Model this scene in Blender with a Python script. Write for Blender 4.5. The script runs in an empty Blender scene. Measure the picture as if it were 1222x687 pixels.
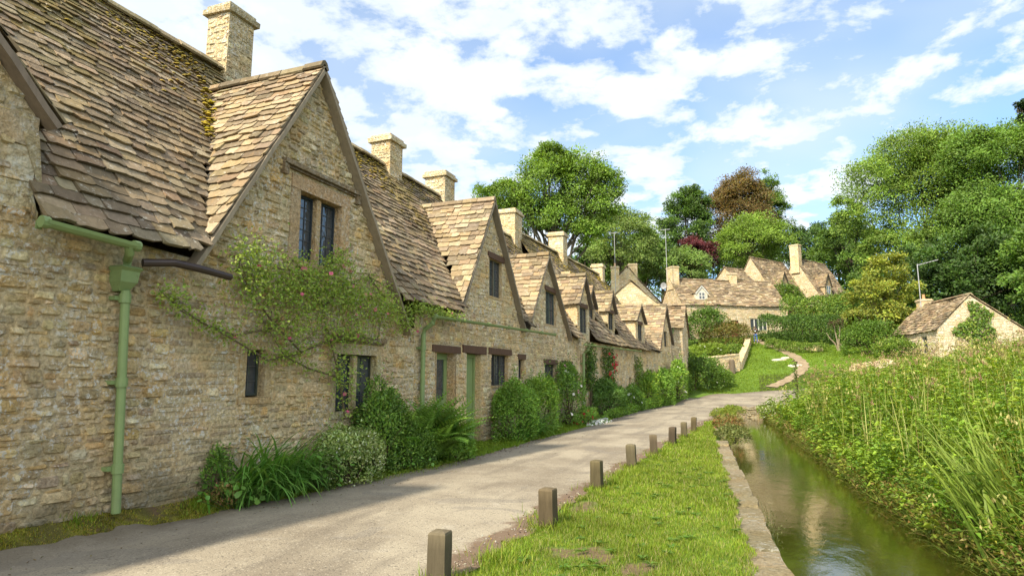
import bpy, math, random
import numpy as np
from math import sin, cos, pi, radians, sqrt, atan2
random.seed(7)
RN = np.random.default_rng(11)
sc = bpy.context.scene
COL = sc.collection
U = random.uniform

# ------------------------------------------------------------------ camera model (also used to work out real positions)
EYE = 1.5
PITCH = math.atan((450-343.5)/745.)
YAW = math.atan((900-611)/(745./cos(PITCH)))
CY, SY = cos(YAW), sin(YAW)
def at(px, d, py=None):
    """ground-plan point seen at photo column px, d metres ahead; z for row py"""
    u = (px-611)/745.; w = (343.5-(450 if py is None else py))/745.; f = cos(PITCH)-w*sin(PITCH); l = u*d/f
    x, y = CY*l-SY*d, SY*l+CY*d
    return (x, y) if py is None else (x, y, EYE+(sin(PITCH)+w*cos(PITCH))*d/f)

# ------------------------------------------------------------------ tagging and linking
ORG = {}
def tag(o, label=None, cat=None, group=None, kind=None):
    if label: o['label'] = label
    if cat: o['category'] = cat
    if group: o['group'] = group
    if kind: o['kind'] = kind
    return o
def thing(name, label, cat, loc=(0, 0, 0), group=None, kind=None):
    o = bpy.data.objects.new(name, None); COL.objects.link(o)
    o.empty_display_size = .2
    o.location = loc; ORG[o.name] = tuple(loc)
    return tag(o, label, cat, group, kind)
def _link(me, name, mat, parent, org=None):
    o = bpy.data.objects.new(name, me); COL.objects.link(o)
    me.materials.append(mat)
    if parent is not None:
        o.parent = parent; ORG[o.name] = ORG[parent.name]
    else:
        org = org or (0, 0, 0); o.location = org; ORG[o.name] = org
    return o
class MB:
    def __init__(s): s.v = []; s.f = []; s.c = []
    def add(s, vs, fs, col=(.5, .5, .5)):
        b = len(s.v); s.v += [tuple(p) for p in vs]
        s.c += (list(col) if isinstance(col, list) else [col]*len(vs))
        s.f += [tuple(b+i for i in f) for f in fs]
    def box(s, c, sx, sy, sz, rz=0, col=(.5, .5, .5), jit=0):
        cr, sr = cos(rz), sin(rz); vs = []
        for dz in (-1, 1):
            for dx, dy in ((-1, -1), (1, -1), (1, 1), (-1, 1)):
                x, y = dx*sx/2+U(-jit, jit), dy*sy/2+U(-jit, jit)
                vs.append((c[0]+x*cr-y*sr, c[1]+x*sr+y*cr, c[2]+dz*sz/2+U(-jit, jit)))
        s.add(vs, [(3, 2, 1, 0), (4, 5, 6, 7), (0, 1, 5, 4), (1, 2, 6, 5), (2, 3, 7, 6), (3, 0, 4, 7)], col)
    def tube(s, pts, rad, n=8, col=(.5, .5, .5), cap=True):
        if not isinstance(rad, (list, tuple)): rad = [rad]*len(pts)
        P = np.array(pts, float); vs = []
        for i in range(len(P)):
            d = P[min(i+1, len(P)-1)]-P[max(i-1, 0)]; d = d/(np.linalg.norm(d)+1e-9)
            a = np.cross(d, (0, 0, 1.)) if abs(d[2]) < .9 else np.cross(d, (0, 1., 0))
            a /= np.linalg.norm(a)+1e-9; b = np.cross(d, a)
            for k in range(n):
                t = 2*pi*k/n; vs.append(tuple(P[i]+rad[i]*(a*cos(t)+b*sin(t))))
        fs = []
        for i in range(len(P)-1):
            for k in range(n):
                k2 = (k+1) % n; fs.append((i*n+k, i*n+k2, (i+1)*n+k2, (i+1)*n+k))
        if cap:
            fs.append(tuple(range(n))); fs.append(tuple((len(P)-1)*n+k for k in range(n)))
        s.add(vs, fs, col)
    def build(s, name, mat, parent=None, smooth=False, org=None):
        ox = ORG[parent.name] if parent is not None else (org or (0, 0, 0))
        me = bpy.data.meshes.new(name)
        V = np.array(s.v, float)-np.array(ox)
        me.from_pydata([tuple(p) for p in V], [], s.f)
        ca = me.color_attributes.new('tint', 'FLOAT_COLOR', 'POINT')
        C4 = np.ones((len(V), 4), np.float32); C4[:, :3] = np.array(s.c, np.float32)
        ca.data.foreach_set('color', C4.ravel())
        if smooth: me.polygons.foreach_set('use_smooth', [True]*len(me.polygons))
        me.update()
        return _link(me, name, mat, parent, org)
def npmesh(name, V, T, C, mat, parent=None, org=None, smooth=False):
    ox = np.array(ORG[parent.name] if parent is not None else (org or (0, 0, 0)))
    me = bpy.data.meshes.new(name)
    n, m = len(V), len(T); k = T.shape[1]
    me.vertices.add(n); me.loops.add(m*k); me.polygons.add(m)
    me.vertices.foreach_set('co', (V-ox).astype(np.float32).ravel())
    me.loops.foreach_set('vertex_index', T.astype(np.int32).ravel())
    me.polygons.foreach_set('loop_start', np.arange(0, m*k, k, dtype=np.int32))
    me.polygons.foreach_set('loop_total', np.full(m, k, dtype=np.int32))
    if smooth: me.polygons.foreach_set('use_smooth', np.ones(m, bool))
    me.update(calc_edges=True)
    ca = me.color_attributes.new('tint', 'FLOAT_COLOR', 'POINT')
    C4 = np.ones((n, 4), np.float32); C4[:, :3] = C
    ca.data.foreach_set('color', C4.ravel())
    return _link(me, name, mat, parent, org)

# ------------------------------------------------------------------ materials
class NT:
    def __init__(s, name):
        s.m = bpy.data.materials.new(name); s.m.use_nodes = True
        s.t = s.m.node_tree; s.t.nodes.clear(); s.out = s.n('ShaderNodeOutputMaterial')
    def n(s, typ, **kw):
        nd = s.t.nodes.new(typ)
        for k, v in kw.items():
            if k[0] == '_': setattr(nd, k[1:], v)
        for k, v in kw.items():
            if k[0] != '_':
                key = int(k[1:]) if k[0] == 'i' and k[1:].isdigit() else k.replace('__', ' ')
                if hasattr(v, 'is_output') or isinstance(v, bpy.types.NodeSocket): s.t.links.new(v, nd.inputs[key])
                else: nd.inputs[key].default_value = v
        return nd
    def l(s, a, b): s.t.links.new(a, b)
    def noise(s, vec, scale, detail=4, rough=.6, dist=0):
        return s.n('ShaderNodeTexNoise', Vector=vec, Scale=scale, Detail=detail, Roughness=rough, Distortion=dist).outputs['Fac']
    def ramp(s, fac, a, b, lo=0., hi=1.):
        return s.n('ShaderNodeMapRange', Value=fac, i1=a, i2=b, i3=lo, i4=hi).outputs[0]
    def math(s, op, a, b=0., clamp=False):
        nd = s.n('ShaderNodeMath', _operation=op, _use_clamp=clamp, i0=a, i1=b); return nd.outputs[0]
    def mix(s, fac, a, b, mode='MIX'):
        nd = s.n('ShaderNodeMix', _data_type='RGBA', _blend_type=mode)
        for k, v in ((0, fac), (6, a), (7, b)):
            if isinstance(v, bpy.types.NodeSocket): s.l(v, nd.inputs[k])
            else: nd.inputs[k].default_value = (v+(1,) if isinstance(v, tuple) and len(v) == 3 else v)
        return nd.outputs[2]
    def obj(s): return s.n('ShaderNodeTexCoord').outputs['Object']
    def tint(s): return s.n('ShaderNodeAttribute', _attribute_name='tint').outputs['Color']
    def surf(s, col, rough=.8, h=None, strength=.5, dist=.02, spec=.3, **kw):
        p = s.n('ShaderNodeBsdfPrincipled')
        for k, v in (('Base Color', col), ('Roughness', rough), ('Specular IOR Level', spec)):
            if isinstance(v, bpy.types.NodeSocket): s.l(v, p.inputs[k])
            else: p.inputs[k].default_value = (v+(1,) if isinstance(v, tuple) else v)
        if h is not None:
            b = s.n('ShaderNodeBump', Height=h, Strength=strength, Distance=dist); s.l(b.outputs[0], p.inputs['Normal'])
        for k, v in kw.items(): p.inputs[k.replace('__', ' ')].default_value = v
        return p
    def done(s, p): s.l(p.outputs[0], s.out.inputs[0]); return s.m

def mat_wall(name='rubble stone', lich=1.):
    t = NT(name); v = t.obj(); c = t.tint()
    n1 = t.noise(v, 3.0, 5); n2 = t.noise(v, 22, 6, .7); n3 = t.noise(v, 90, 4, .7)
    c = t.mix(1., c, t.mix(t.ramp(n2, .3, .7), (.58, .54, .46), (1.38, 1.34, 1.26)), 'MULTIPLY')
    c = t.mix(t.ramp(n1, .45, .7, 0, .6), c, t.mix(1., c, (1.12, .86, .55), 'MULTIPLY'))
    # pale lichen and limewash remnants
    w = t.noise(v, 17, 8, .78, .3); w2 = t.noise(v, 1.1, 3)
    m = t.math('MULTIPLY', t.ramp(w, .535, .575), t.ramp(w2, .42, .56))
    c = t.mix(t.math('MULTIPLY', m, .9*lich), c, (.70, .67, .60))
    # grey weathering
    g = t.noise(v, 1.7, 6, .7)
    c = t.mix(t.ramp(g, .55, .72, 0, .4), c, (.27, .215, .14))
    # orange lichen
    o = t.noise(v, 9., 7, .75, .5); o2 = t.noise(v, .9, 2, .5, .3)
    m = t.math('MULTIPLY', t.ramp(o, .6, .67), t.ramp(o2, .5, .6))
    c = t.mix(t.math('MULTIPLY', m, .65*lich), c, (.48, .26, .07))
    # dark pits
    c = t.mix(t.ramp(t.noise(v, 38, 6, .8), .61, .69, 0, .7), c, (.16, .12, .075))
    # damp and dirt staining rising from the foot of the wall, ragged
    sz = t.n('ShaderNodeSeparateXYZ', Vector=t.n('ShaderNodeNewGeometry').outputs['Position']).outputs[2]
    dz = t.math('ADD', sz, t.math('MULTIPLY', t.noise(v, 1.6, 6, .7), -1.5))
    c = t.mix(t.ramp(dz, -.15, -.5, 0, .55), c, (.13, .115, .065))
    vo = t.n('ShaderNodeTexVoronoi', Vector=v, Scale=26.).outputs['Distance']
    h = t.math('ADD', t.math('MULTIPLY', n2, 1.6), t.math('ADD', t.math('MULTIPLY', n3, .35), t.math('MULTIPLY', vo, .5)))
    return t.done(t.surf(c, .94, h, 1., .035, .12))
def mat_roof():
    t = NT('stone slates'); v = t.obj(); c = t.tint()
    n2 = t.noise(v, 14, 6, .7); n3 = t.noise(v, 70, 4, .7)
    c = t.mix(1., c, t.mix(n2, (.5, .47, .43), (1.45, 1.4, 1.32)), 'MULTIPLY')
    w = t.noise(v, 11, 8, .8, .3)
    c = t.mix(t.ramp(w, .57, .63, 0, .65), c, (.48, .44, .37))
    o = t.noise(v, 6., 8, .8, .3); o2 = t.noise(v, .8, 3)
    c = t.mix(t.math('MULTIPLY', t.ramp(o, .56, .66), t.ramp(o2, .5, .62, 0, .6)), c, (.36, .22, .08))
    d = t.noise(v, 2.2, 7, .75)
    c = t.mix(t.ramp(d, .55, .72, 0, .6), c, (.09, .075, .055))
    h = t.math('ADD', n2, t.math('MULTIPLY', n3, .3))
    return t.done(t.surf(c, .93, h, .8, .02, .12))
def mat_tint(name, rough=.8, ns=20, lo=.75, hi=1.2, bump=.4, spec=.3, dist=.01, stretch=None):
    t = NT(name); v = t.obj()
    if stretch:
        v = t.n('ShaderNodeMapping', Vector=v, Scale=stretch).outputs[0]
    n = t.noise(v, ns, 6, .65)
    c = t.mix(1., t.tint(), t.mix(n, (lo, lo, lo), (hi, hi, hi)), 'MULTIPLY')
    return t.done(t.surf(c, rough, n, bump, dist, spec))
def mat_leaf(name, trans=.35, rough=.5, spec=.3, tr=(1.25, 1.2, .5)):
    t = NT(name); c = t.tint()
    p = t.surf(c, rough, spec=spec)
    tr_ = t.n('ShaderNodeBsdfTranslucent', Color=t.mix(1., c, tr, 'MULTIPLY'))
    m = t.n('ShaderNodeMixShader', Fac=trans)
    t.l(p.outputs[0], m.inputs[1]); t.l(tr_.outputs[0], m.inputs[2]); t.l(m.outputs[0], t.out.inputs[0])
    return t.m
def mat_glass():
    t = NT('leaded window glass'); v = t.obj()
    n = t.noise(v, 9, 2)
    return t.done(t.surf(t.mix(n, (.02, .024, .028), (.07, .08, .09)), .05, n, .35, .03, 1.))  # blue-grey lift in the base colour stands in for reflected sky
def mat_ground():
    t = NT('ground'); v = t.obj(); c = t.tint()
    n = t.noise(v, 1.3, 6, .65); n2 = t.noise(v, 14, 6, .7)
    c = t.mix(1., c, t.mix(n, (.7, .72, .6), (1.3, 1.25, 1.3)), 'MULTIPLY')
    c = t.mix(1., c, t.mix(n2, (.6, .6, .6), (1.35, 1.35, 1.35)), 'MULTIPLY')
    return t.done(t.surf(c, .95, n2, .8, .04, .1))
def mat_road():
    t = NT('worn lane tarmac'); v = t.obj(); a = t.n('ShaderNodeAttribute', _attribute_name='tint')
    s = t.n('ShaderNodeSeparateColor', Color=a.outputs['Color'])
    ac = s.outputs[0]      # 0 left edge .. 1 right edge
    big = t.noise(v, .55, 5, .6); mid = t.noise(v, 3., 6, .65); fine = t.noise(v, 60, 4, .7)
    st = t.n('ShaderNodeMapping', Vector=v, Scale=(1.6, .28, 1)); track = t.noise(st.outputs[0], 1.4, 6, .62)
    c = t.mix(t.ramp(big, .40, .58), (.22, .18, .13), (.33, .28, .205))
    c = t.mix(t.ramp(track, .5, .64, 0, .65), c, (.17, .14, .105))
    pt = t.noise(v, .9, 3, .5, .8); c = t.mix(t.ramp(pt, .60, .615, 0, .45), c, (.19, .165, .135))
    c = t.mix(t.ramp(mid, .58, .7, 0, .4), c, (.37, .33, .27))
    vo = t.n('ShaderNodeTexVoronoi', Vector=v, Scale=75.)
    c = t.mix(1., c, t.mix(t.ramp(vo.outputs['Distance'], .1, .6), (1.12, 1.12, 1.12), (.85, .85, .85)), 'MULTIPLY')
    vc = t.n('ShaderNodeSeparateColor', Color=vo.outputs['Color']).outputs[0]
    c = t.mix(t.ramp(vc, .95, .97, 0, .35), c, (.5, .44, .35))
    c = t.mix(t.ramp(vc, .07, .05, 0, .6), c, (.07, .06, .05))
    # potholes and cracks along the verge side
    pk = t.noise(st.outputs[0], 5.5, 5, .75)
    c = t.mix(t.math('MULTIPLY', t.ramp(pk, .63, .66), t.ramp(ac, .42, .12)), c, (.075, .062, .05))
    # hairline cracks and a darker patched strip
    ve = t.n('ShaderNodeTexVoronoi', Vector=t.n('ShaderNodeVectorMath', _operation='ADD', i0=t.n('ShaderNodeMapping', Vector=v, Scale=(.8, .35, 1)).outputs[0], i1=t.n('ShaderNodeTexNoise', Vector=v, Scale=2.2, Detail=6.).outputs['Color']).outputs[0], Scale=1.1, _feature='DISTANCE_TO_EDGE')
    c = t.mix(t.math('MULTIPLY', t.ramp(t.math('ADD', ve.outputs['Distance'], t.math('MULTIPLY', fine, .012)), .016, .009), t.ramp(mid, .52, .64, 0, .8)), c, (.09, .07, .05))
    c = t.mix(t.ramp(ac, .35, .12, 0, .4), c, (.17, .145, .115))
    # earth worn in from both edges
    e = t.math('ADD', ac, t.math('MULTIPLY', t.math('SUBTRACT', mid, .5), .16))
    e = t.math('ADD', e, t.math('MULTIPLY', t.math('SUBTRACT', fine, .5), .05))
    c = t.mix(t.ramp(e, .90, .925), c, t.mix(fine, (.10, .065, .042), (.2, .14, .095)))
    c = t.mix(t.ramp(e, .10, .02, 0, .6), c, (.115, .09, .06))
    h = t.math('ADD', t.math('MULTIPLY', vo.outputs['Distance'], -.5), t.math('MULTIPLY', mid, 1.2))
    return t.done(t.surf(c, .9, h, .55, .012, .25))
def mat_paint():
    t = NT('chipped paint'); v = t.obj(); n = t.noise(v, 9, 5, .6); ch = t.noise(v, 34, 8, .8); pt = t.noise(v, 3.1, 4)
    c = t.mix(1., t.tint(), t.mix(n, (.78, .8, .78), (1.18, 1.15, 1.1)), 'MULTIPLY')
    c = t.mix(t.math('MULTIPLY', t.ramp(ch, .6, .63), t.ramp(pt, .45, .6, .1, 1.)), c, (.09, .05, .03))
    c = t.mix(t.ramp(t.noise(v, 5, 7, .8), .55, .75, 0, .5), c, (.16, .16, .10))
    return t.done(t.surf(c, t.ramp(n, .3, .7, .42, .62), ch, .25, .006, .35))
def mat_water():
    t = NT('clear shallow stream'); v = t.obj()
    st = t.n('ShaderNodeMapping', Vector=v, Scale=(1.0, .55, 1)).outputs[0]
    n = t.noise(st, 5.5, 5, .6, .6); n2 = t.noise(st, 24, 3, .6); big = t.noise(v, .7, 3)
    h = t.math('MULTIPLY', t.math('ADD', n, t.math('MULTIPLY', n2, .25)), t.ramp(big, .35, .65, .35, 1.))
    b = t.n('ShaderNodeBump', Height=h, Strength=.11, Distance=.035)
    gl = t.n('ShaderNodeBsdfGlossy', Color=(.95, .95, .95, 1), Roughness=.02, Normal=b.outputs[0])
    tr = t.n('ShaderNodeBsdfTransparent', Color=(.78, .84, .45, 1))
    df = t.n('ShaderNodeBsdfDiffuse', Color=(.085, .10, .016, 1))
    m1 = t.n('ShaderNodeMixShader', Fac=.22); t.l(tr.outputs[0], m1.inputs[1]); t.l(df.outputs[0], m1.inputs[2])
    fr = t.n('ShaderNodeFresnel', IOR=1.4, Normal=b.outputs[0])
    m2 = t.n('ShaderNodeMixShader', Fac=t.math('MULTIPLY', fr.outputs[0], 1.25, True))
    t.l(m1.outputs[0], m2.inputs[1]); t.l(gl.outputs[0], m2.inputs[2]); t.l(m2.outputs[0], t.out.inputs[0])
    return t.m

M = dict(wall=mat_wall(), roof=mat_roof(), glass=mat_glass(), ground=mat_ground(), road=mat_road(), water=mat_water(),
         dress=mat_wall('dressed stone', .5),
         paint=mat_paint(),
         wood=mat_tint('old timber', .8, 18, .55, 1.35, .6, .2, .01, (1, 1, .15)),
         post=mat_tint('weathered post timber', .85, 30, .5, 1.4, .7, .15, .01, (1, 1, .12)),
         metal=mat_tint('dark metal', .5, 20, .8, 1.2, .2, .5), lead=mat_tint('lead came', .5, 20, .8, 1.2, .2, .5),
         bark=mat_tint('bark', .95, 14, .55, 1.4, .8, .1, .03, (1, 1, .3)),
         leaf=mat_leaf('leaves'), grass=mat_leaf('grass blades', .4, .55, .2), petal=mat_leaf('petals', .3, .6, .2, (1, 1, 1)),
         moss=mat_tint('moss', 1., 40, .6, 1.5, .9, .05, .03), cloth=mat_tint('cloth', .9, 60, .85, 1.1, .2, .1),
         skin=mat_tint('skin', .6, 30, .95, 1.05, .05, .3), clay=mat_tint('clay', .8, 20, .8, 1.15, .3, .2))

# ------------------------------------------------------------------ terrain
CTRL = [(x, y, 0.) for x in (-5.4, -3.5, -1.6, 0) for y in (-8, 0, 5, 10, 15, 20, 26, 32)]
CTRL += [(-4.5, 36, .02), (-2, 36, .03), (1, 37, .05), (-4.5, 40, .2), (-2, 41, .22), (1, 42, .25), (4, 42, .4), (1, 45, .42), (-1.5, 45, .42), (4, 46, .6)]
CTRL += [(-6, -4, .3), (-6, 2, .28), (-6, 4.5, .25), (-6, 6, .22), (-6, 8, .12), (-6, 11, .02), (-6, 15, 0), (-6, 22, 0), (-5.6, 30, .05), (-5, 36, .2), (-4.5, 39, .5), (-5, 43, 1.0)]
CTRL += [(-12, 5, .8), (-12, 20, 1), (-14, 40, 1.8), (-10, 50, 2.6), (-10, 60, 4), (-20, 57, 3.5), (-30, 20, 3), (-40, 60, 6), (-40, 100, 12), (-18, 80, 7)]
CTRL += [(-.4, 50, 1.25), (.2, 60, 3.2), (.5, 66, 4.3), (.5, 71, 5.1), (-3, 60, 3.4), (-5, 52, 2.0), (4, 60, 3.4), (6, 52, 2.0), (5, 70, 5), (-2.4, 76, 6), (-8, 76, 6.3), (2, 80, 6.8), (8, 76, 6.2),
         (3.7, 98, 11.5), (-6, 100, 11.5), (10, 98, 11), (0, 120, 15), (-20, 120, 15), (20, 120, 14), (0, 170, 20), (60, 170, 22), (-80, 170, 24), (0, 300, 28), (150, 300, 30), (-150, 300, 32)]
CTRL += [(2.6, 4, -.05), (3.5, 7, .25), (3.2, 12, .2), (2.8, 18, .25), (2.4, 26, .2), (1.6, 31, .15), (5, 8, .55), (5.5, 14, .75), (4.3, 20, .7), (3.4, 28, .6), (9, 10, 1.2), (9, 20, 1.35), (9, 30, 1.5), (8, 38, 1.3),
         (12, 45, 2.2), (14, 56, 3.3), (20, 58, 3.5), (16, 64, 4.2), (25, 75, 7), (18, 88, 8.5), (30, 90, 10), (50, 100, 13), (30, 50, 4.5), (20, 30, 2.6), (40, 20, 4), (20, 0, 1.5), (60, 60, 9), (110, 100, 18), (10, -15, 1), (-20, -15, 1.5)]
CTRL = np.array(CTRL, float)
def _kern(r): return r
_n = len(CTRL); _R = np.linalg.norm(CTRL[:, None, :2]-CTRL[None, :, :2], axis=2)
_A = np.zeros((_n+3, _n+3)); _A[:_n, :_n] = _kern(_R)-np.eye(_n)*.15; _A[:_n, _n] = 1; _A[:_n, _n+1:] = CTRL[:, :2]; _A[_n:, :_n] = _A[:_n, _n:].T
_W = np.linalg.solve(_A, np.concatenate([CTRL[:, 2], np.zeros(3)]))
def h0(X, Y):
    X = np.atleast_1d(np.asarray(X, float)); Y = np.atleast_1d(np.asarray(Y, float)); out = np.empty(X.shape)
    Xf, Yf = X.ravel(), Y.ravel(); o = np.empty(len(Xf))
    for i in range(0, len(Xf), 20000):
        r = np.hypot(Xf[i:i+20000, None]-CTRL[:, 0], Yf[i:i+20000, None]-CTRL[:, 1])
        o[i:i+20000] = _kern(r)@_W[:_n]+_W[_n]+_W[_n+1]*Xf[i:i+20000]+_W[_n+2]*Yf[i:i+20000]
    return o.reshape(X.shape)
SL = np.array([(-8, 1.5), (2, .58), (5.4, .22), (6.6, .1), (8.3, -.02), (11.2, -.27), (15.2, -.6), (20, -.92), (28, -1.1), (31.5, -.95)])   # left water edge x(y)
SR = np.array([(-8, 3.4), (3, 2.45), (7.4, 2.0), (8.5, 1.85), (10.6, 1.68), (13.9, 1.5), (18.9, 1.22), (27.9, .62), (32, .3)])               # right water edge
def xl(Y): return np.interp(Y, SL[:, 0], SL[:, 1])
def xr(Y): return np.interp(Y, SR[:, 0], SR[:, 1])
WZ = -.35
def hh(X, Y):
    """height of the finished ground"""
    X = np.atleast_1d(np.asarray(X, float)); Y = np.atleast_1d(np.asarray(Y, float))
    z = h0(X, Y)
    near = (X > -5.97) & (X < xl(Y)+.2) & (Y < 36); tb = np.clip((X+5.97)/.36, 0, 1)
    z = np.where(near, z*(1-tb)+np.clip(z, -.01, .01)*tb, z)
    z = np.where((X > xl(Y)-.36) & (X < xl(Y)+.2) & (Y < 31), -.05, z)
    inY = Y < 31.9
    a, b = xl(Y), xr(Y)
    t = np.clip((X-b)/1.1, 0, 1)
    bank = WZ-.18+(z-(WZ-.18))*np.sqrt(t)
    z = np.where(inY & (X > b), bank, z)
    z = np.where(inY & (X > a-.13) & (X <= b), WZ-.16-.12*np.sin(np.clip((X-a)/(b-a), 0, 1)*pi), z)
    return z
def h1(x, y): return float(hh(x, y)[0])
# ------------------------------------------------------------------ ground sheet
def axis(a, b, c, d, fine, grow):
    v = list(np.arange(b, c, fine)); s = fine; x = c
    while x < d: v.append(x); s *= grow; x += s
    v.append(d); s = fine; x = b
    while x > a: s *= grow; x -= s; v.append(max(x, a))
    return np.array(sorted(set(round(float(q), 4) for q in v)))
RL = np.array([(-6.0, -8), (-5.9, 0), (-5.78, 3.8), (-5.70, 4.7), (-5.58, 5.8), (-5.39, 7.3), (-5.0, 10.8), (-5.05, 12.65), (-4.8, 18.75), (-4.9, 25), (-4.8, 30), (-4.2, 36), (-3.1, 41.3), (-1.6, 44.6), (.2, 46.1), (3, 47), (8, 48.5), (16, 50)])
RR = np.array([(-2.3, -8), (-2.2, 0), (-2.15, 3.6), (-2.15, 4.5), (-2.15, 5.6), (-2.1, 7.3), (-2.05, 10.5), (-1.98, 12.6), (-1.8, 16), (-1.5, 22), (-1.15, 27), (-.5, 31.6), (.5, 34.8), (1.6, 36.8), (3.4, 38.2), (6, 39), (9.5, 40.5), (17, 43)])
def resample(P, n):
    t = np.arange(len(P)); s = np.linspace(0, len(P)-1, n)
    # smooth: cubic through interp + box filter
    X = np.interp(s, t, P[:, 0]); Y = np.interp(s, t, P[:, 1])
    k = max(3, n//len(P)); ker = np.ones(k)/k
    Xp = np.convolve(np.pad(X, k, 'edge'), ker, 'same')[k:-k]; Yp = np.convolve(np.pad(Y, k, 'edge'), ker, 'same')[k:-k]
    return np.stack([Xp, Yp], 1)
NR = 260
rl, rr = resample(RL, NR), resample(RR, NR)
_k = np.arange(NR); rl[:, 0] += np.where(rl[:, 1] < 30, .018*np.sin(_k*.83)+.03*np.sin(_k*.37+1)+.012*np.sin(_k*1.9), 0); rr[:, 0] += np.where(rr[:, 1] < 30, .03*np.sin(_k*.9)+.03*np.sin(_k*.31), 0)
def roadx(Y, side):
    A = rl if side == 'l' else rr
    return np.interp(Y, A[:, 1], A[:, 0])
def inroad(X, Y, m=0.):
    return (X > roadx(Y, 'l')+m) & (X < np.where(Y < 38, roadx(Y, 'r'), 99)-m) & (Y < np.interp(X, rl[:, 0], rl[:, 1])+50) & (Y < np.interp(X, rl[120:, 0], rl[120:, 1], left=60)-m)
gx = axis(-160, -9, 11, 260, .19, 1.11); gx = np.array(sorted(set(np.round(np.concatenate([gx, np.arange(-6.2, -4.8, .09), np.arange(-1.6, .9, .07)]), 3)))); gy = axis(-14, -2, 48, 420, .26, 1.07)
gy = np.array(sorted(set(np.round(np.concatenate([gy, np.arange(3, 9, .11)]), 3))))
GX, GY = np.meshgrid(gx, gy); GZ = hh(GX, GY)
rm = inroad(GX, GY, .15)
GZ = np.where(rm, GZ-.06, GZ)
n_ = RN.normal(0, 1, GZ.shape)
GZ = GZ+np.where(rm | ((GX < xl(GY)+.3) & (GX > -6) & (GY < 34)), 0, n_*.012)
col = np.empty(GX.shape+(3,))
G1, G2 = np.array((.10, .165, .028)), np.array((.05, .085, .02))
col[:] = G1
w = lambda m, c: col.__setitem__(m, c)
w(GY > 74, (.035, .06, .015))
w((GX > xr(GY)) & (GY < 52), (.05, .06, .02))
w((GX > xl(GY)-.13) & (GX < xr(GY)+.1) & (GY < 31.6), (.2, .16, .06))
w((GX < -5.3) & (GY < 34), (.11, .095, .03))
mz = (GX < -5.3) & (GY < 7) & (np.sin(GX*9+GY*5)+np.sin(GY*13-GX*4)+RN.normal(0, .5, GX.shape) > .3)
w(mz, (.17, .155, .03))
w((GX < -5.3) & (GY < 6) & (np.sin(GX*14+GY*3)+RN.normal(0, .4, GX.shape) > 1.), (.13, .085, .05))
wob = lambda X, Y, s=1.: .5*np.sin(X*3.1*s+Y*1.7*s)+.3*np.sin(Y*5.3*s-X*2*s)+.2*np.sin(X*9*s+Y*7*s)
bare = lambda X, Y: (np.hypot((X+1.42)/.30, (Y-5.5)/.2) < 1+.7*wob(X, Y, 5)) | (np.hypot((X+.95)/.14, (Y-5.2)/.25) < 1+.3*wob(X, Y, 3)) | (np.hypot((X+1.3)/.2, (Y-4.35)/.13) < 1) | (np.hypot((X+1.95)/.16, (Y-7.4)/.4) < 1+.3*wob(X, Y, 3))
w(bare(GX, GY), (.16, .115, .07))
V = np.stack([GX, GY, GZ], -1).reshape(-1, 3); ny, nx = GX.shape
I = np.arange(nx*ny).reshape(ny, nx)
T = np.stack([I[:-1, :-1], I[:-1, 1:], I[1:, 1:], I[1:, :-1]], -1).reshape(-1, 4)
o = npmesh('ground', V, T, col.reshape(-1, 3), M['ground'], smooth=True); tag(o, kind='structure')
# the lane
NA = 13
V = []; C = []
for i in range(NR):
    for j in range(NA):
        a = j/(NA-1); p = rl[i]*(1-a)+rr[i]*a
        V.append((p[0], p[1], 0)); C.append((a, 0, 0))
V = np.array(V); C = np.array(C)
crown = np.sin(C[:, 0]*pi)*.035
V[:, 2] = hh(V[:, 0], V[:, 1])+crown+.012+RN.normal(0, .0016, len(V))
I = np.arange(NR*NA).reshape(NR, NA)
T = np.stack([I[:-1, :-1], I[:-1, 1:], I[1:, 1:], I[1:, :-1]], -1).reshape(-1, 4)
o = npmesh('road', V, T, C, M['road'], smooth=True); tag(o, kind='structure')
# footpath climbing the lawn
def px_ground(px, py):
    """walk along the sight line to the ground"""
    for d in np.arange(5, 110, .25):
        x, y, z = at(px, d, py)
        if z < h1(x, y): return (x, y)
    return (x, y)
pp = [px_ground(*p) for p in ((916, 464), (930, 458), (948, 450), (959, 443), (961, 436), (955, 430), (942, 422), (925, 415), (908, 409), (902, 404))]
pc = resample(np.array(pp), 90); pc = np.stack([np.convolve(np.pad(pc[:, i], 9, 'edge'), np.ones(19)/19, 'valid') for i in (0, 1)], 1)
V = []
for i, p in enumerate(pc):
    d = pc[min(i+1, 89)]-pc[max(i-1, 0)]; d = d/np.linalg.norm(d); nn = np.array((-d[1], d[0])); wd = .40
    for a in (-1, -.5, 0, .5, 1):
        q = p+nn*a*wd*(1+.15*sin(i*1.1)); V.append((q[0], q[1], 0))
V = np.array(V); V[:, 2] = hh(V[:, 0], V[:, 1])+.045
I = np.arange(90*5).reshape(90, 5)
T = np.stack([I[:-1, :-1], I[:-1, 1:], I[1:, 1:], I[1:, :-1]], -1).reshape(-1, 4)
C = np.tile(np.array((.27, .205, .135)), (450, 1))*RN.uniform(.75, 1.15, (450, 1))
tag(npmesh('path', V, T, C, M['ground'], smooth=True), kind='structure')
# stream
V = []
ys = np.linspace(-8, 31.7, 120)
for y in ys:
    a, b = float(xl(y))-.12, float(xr(y))+.35
    for k in range(9): V.append((a+(b-a)*k/8, y, WZ))
I = np.arange(120*9).reshape(120, 9)
T = np.stack([I[:-1, :-1], I[:-1, 1:], I[1:, 1:], I[1:, :-1]], -1).reshape(-1, 4)
tag(npmesh('water', np.array(V), T, np.full((len(V), 3), .5), M['water'], smooth=True), kind='structure')

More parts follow.
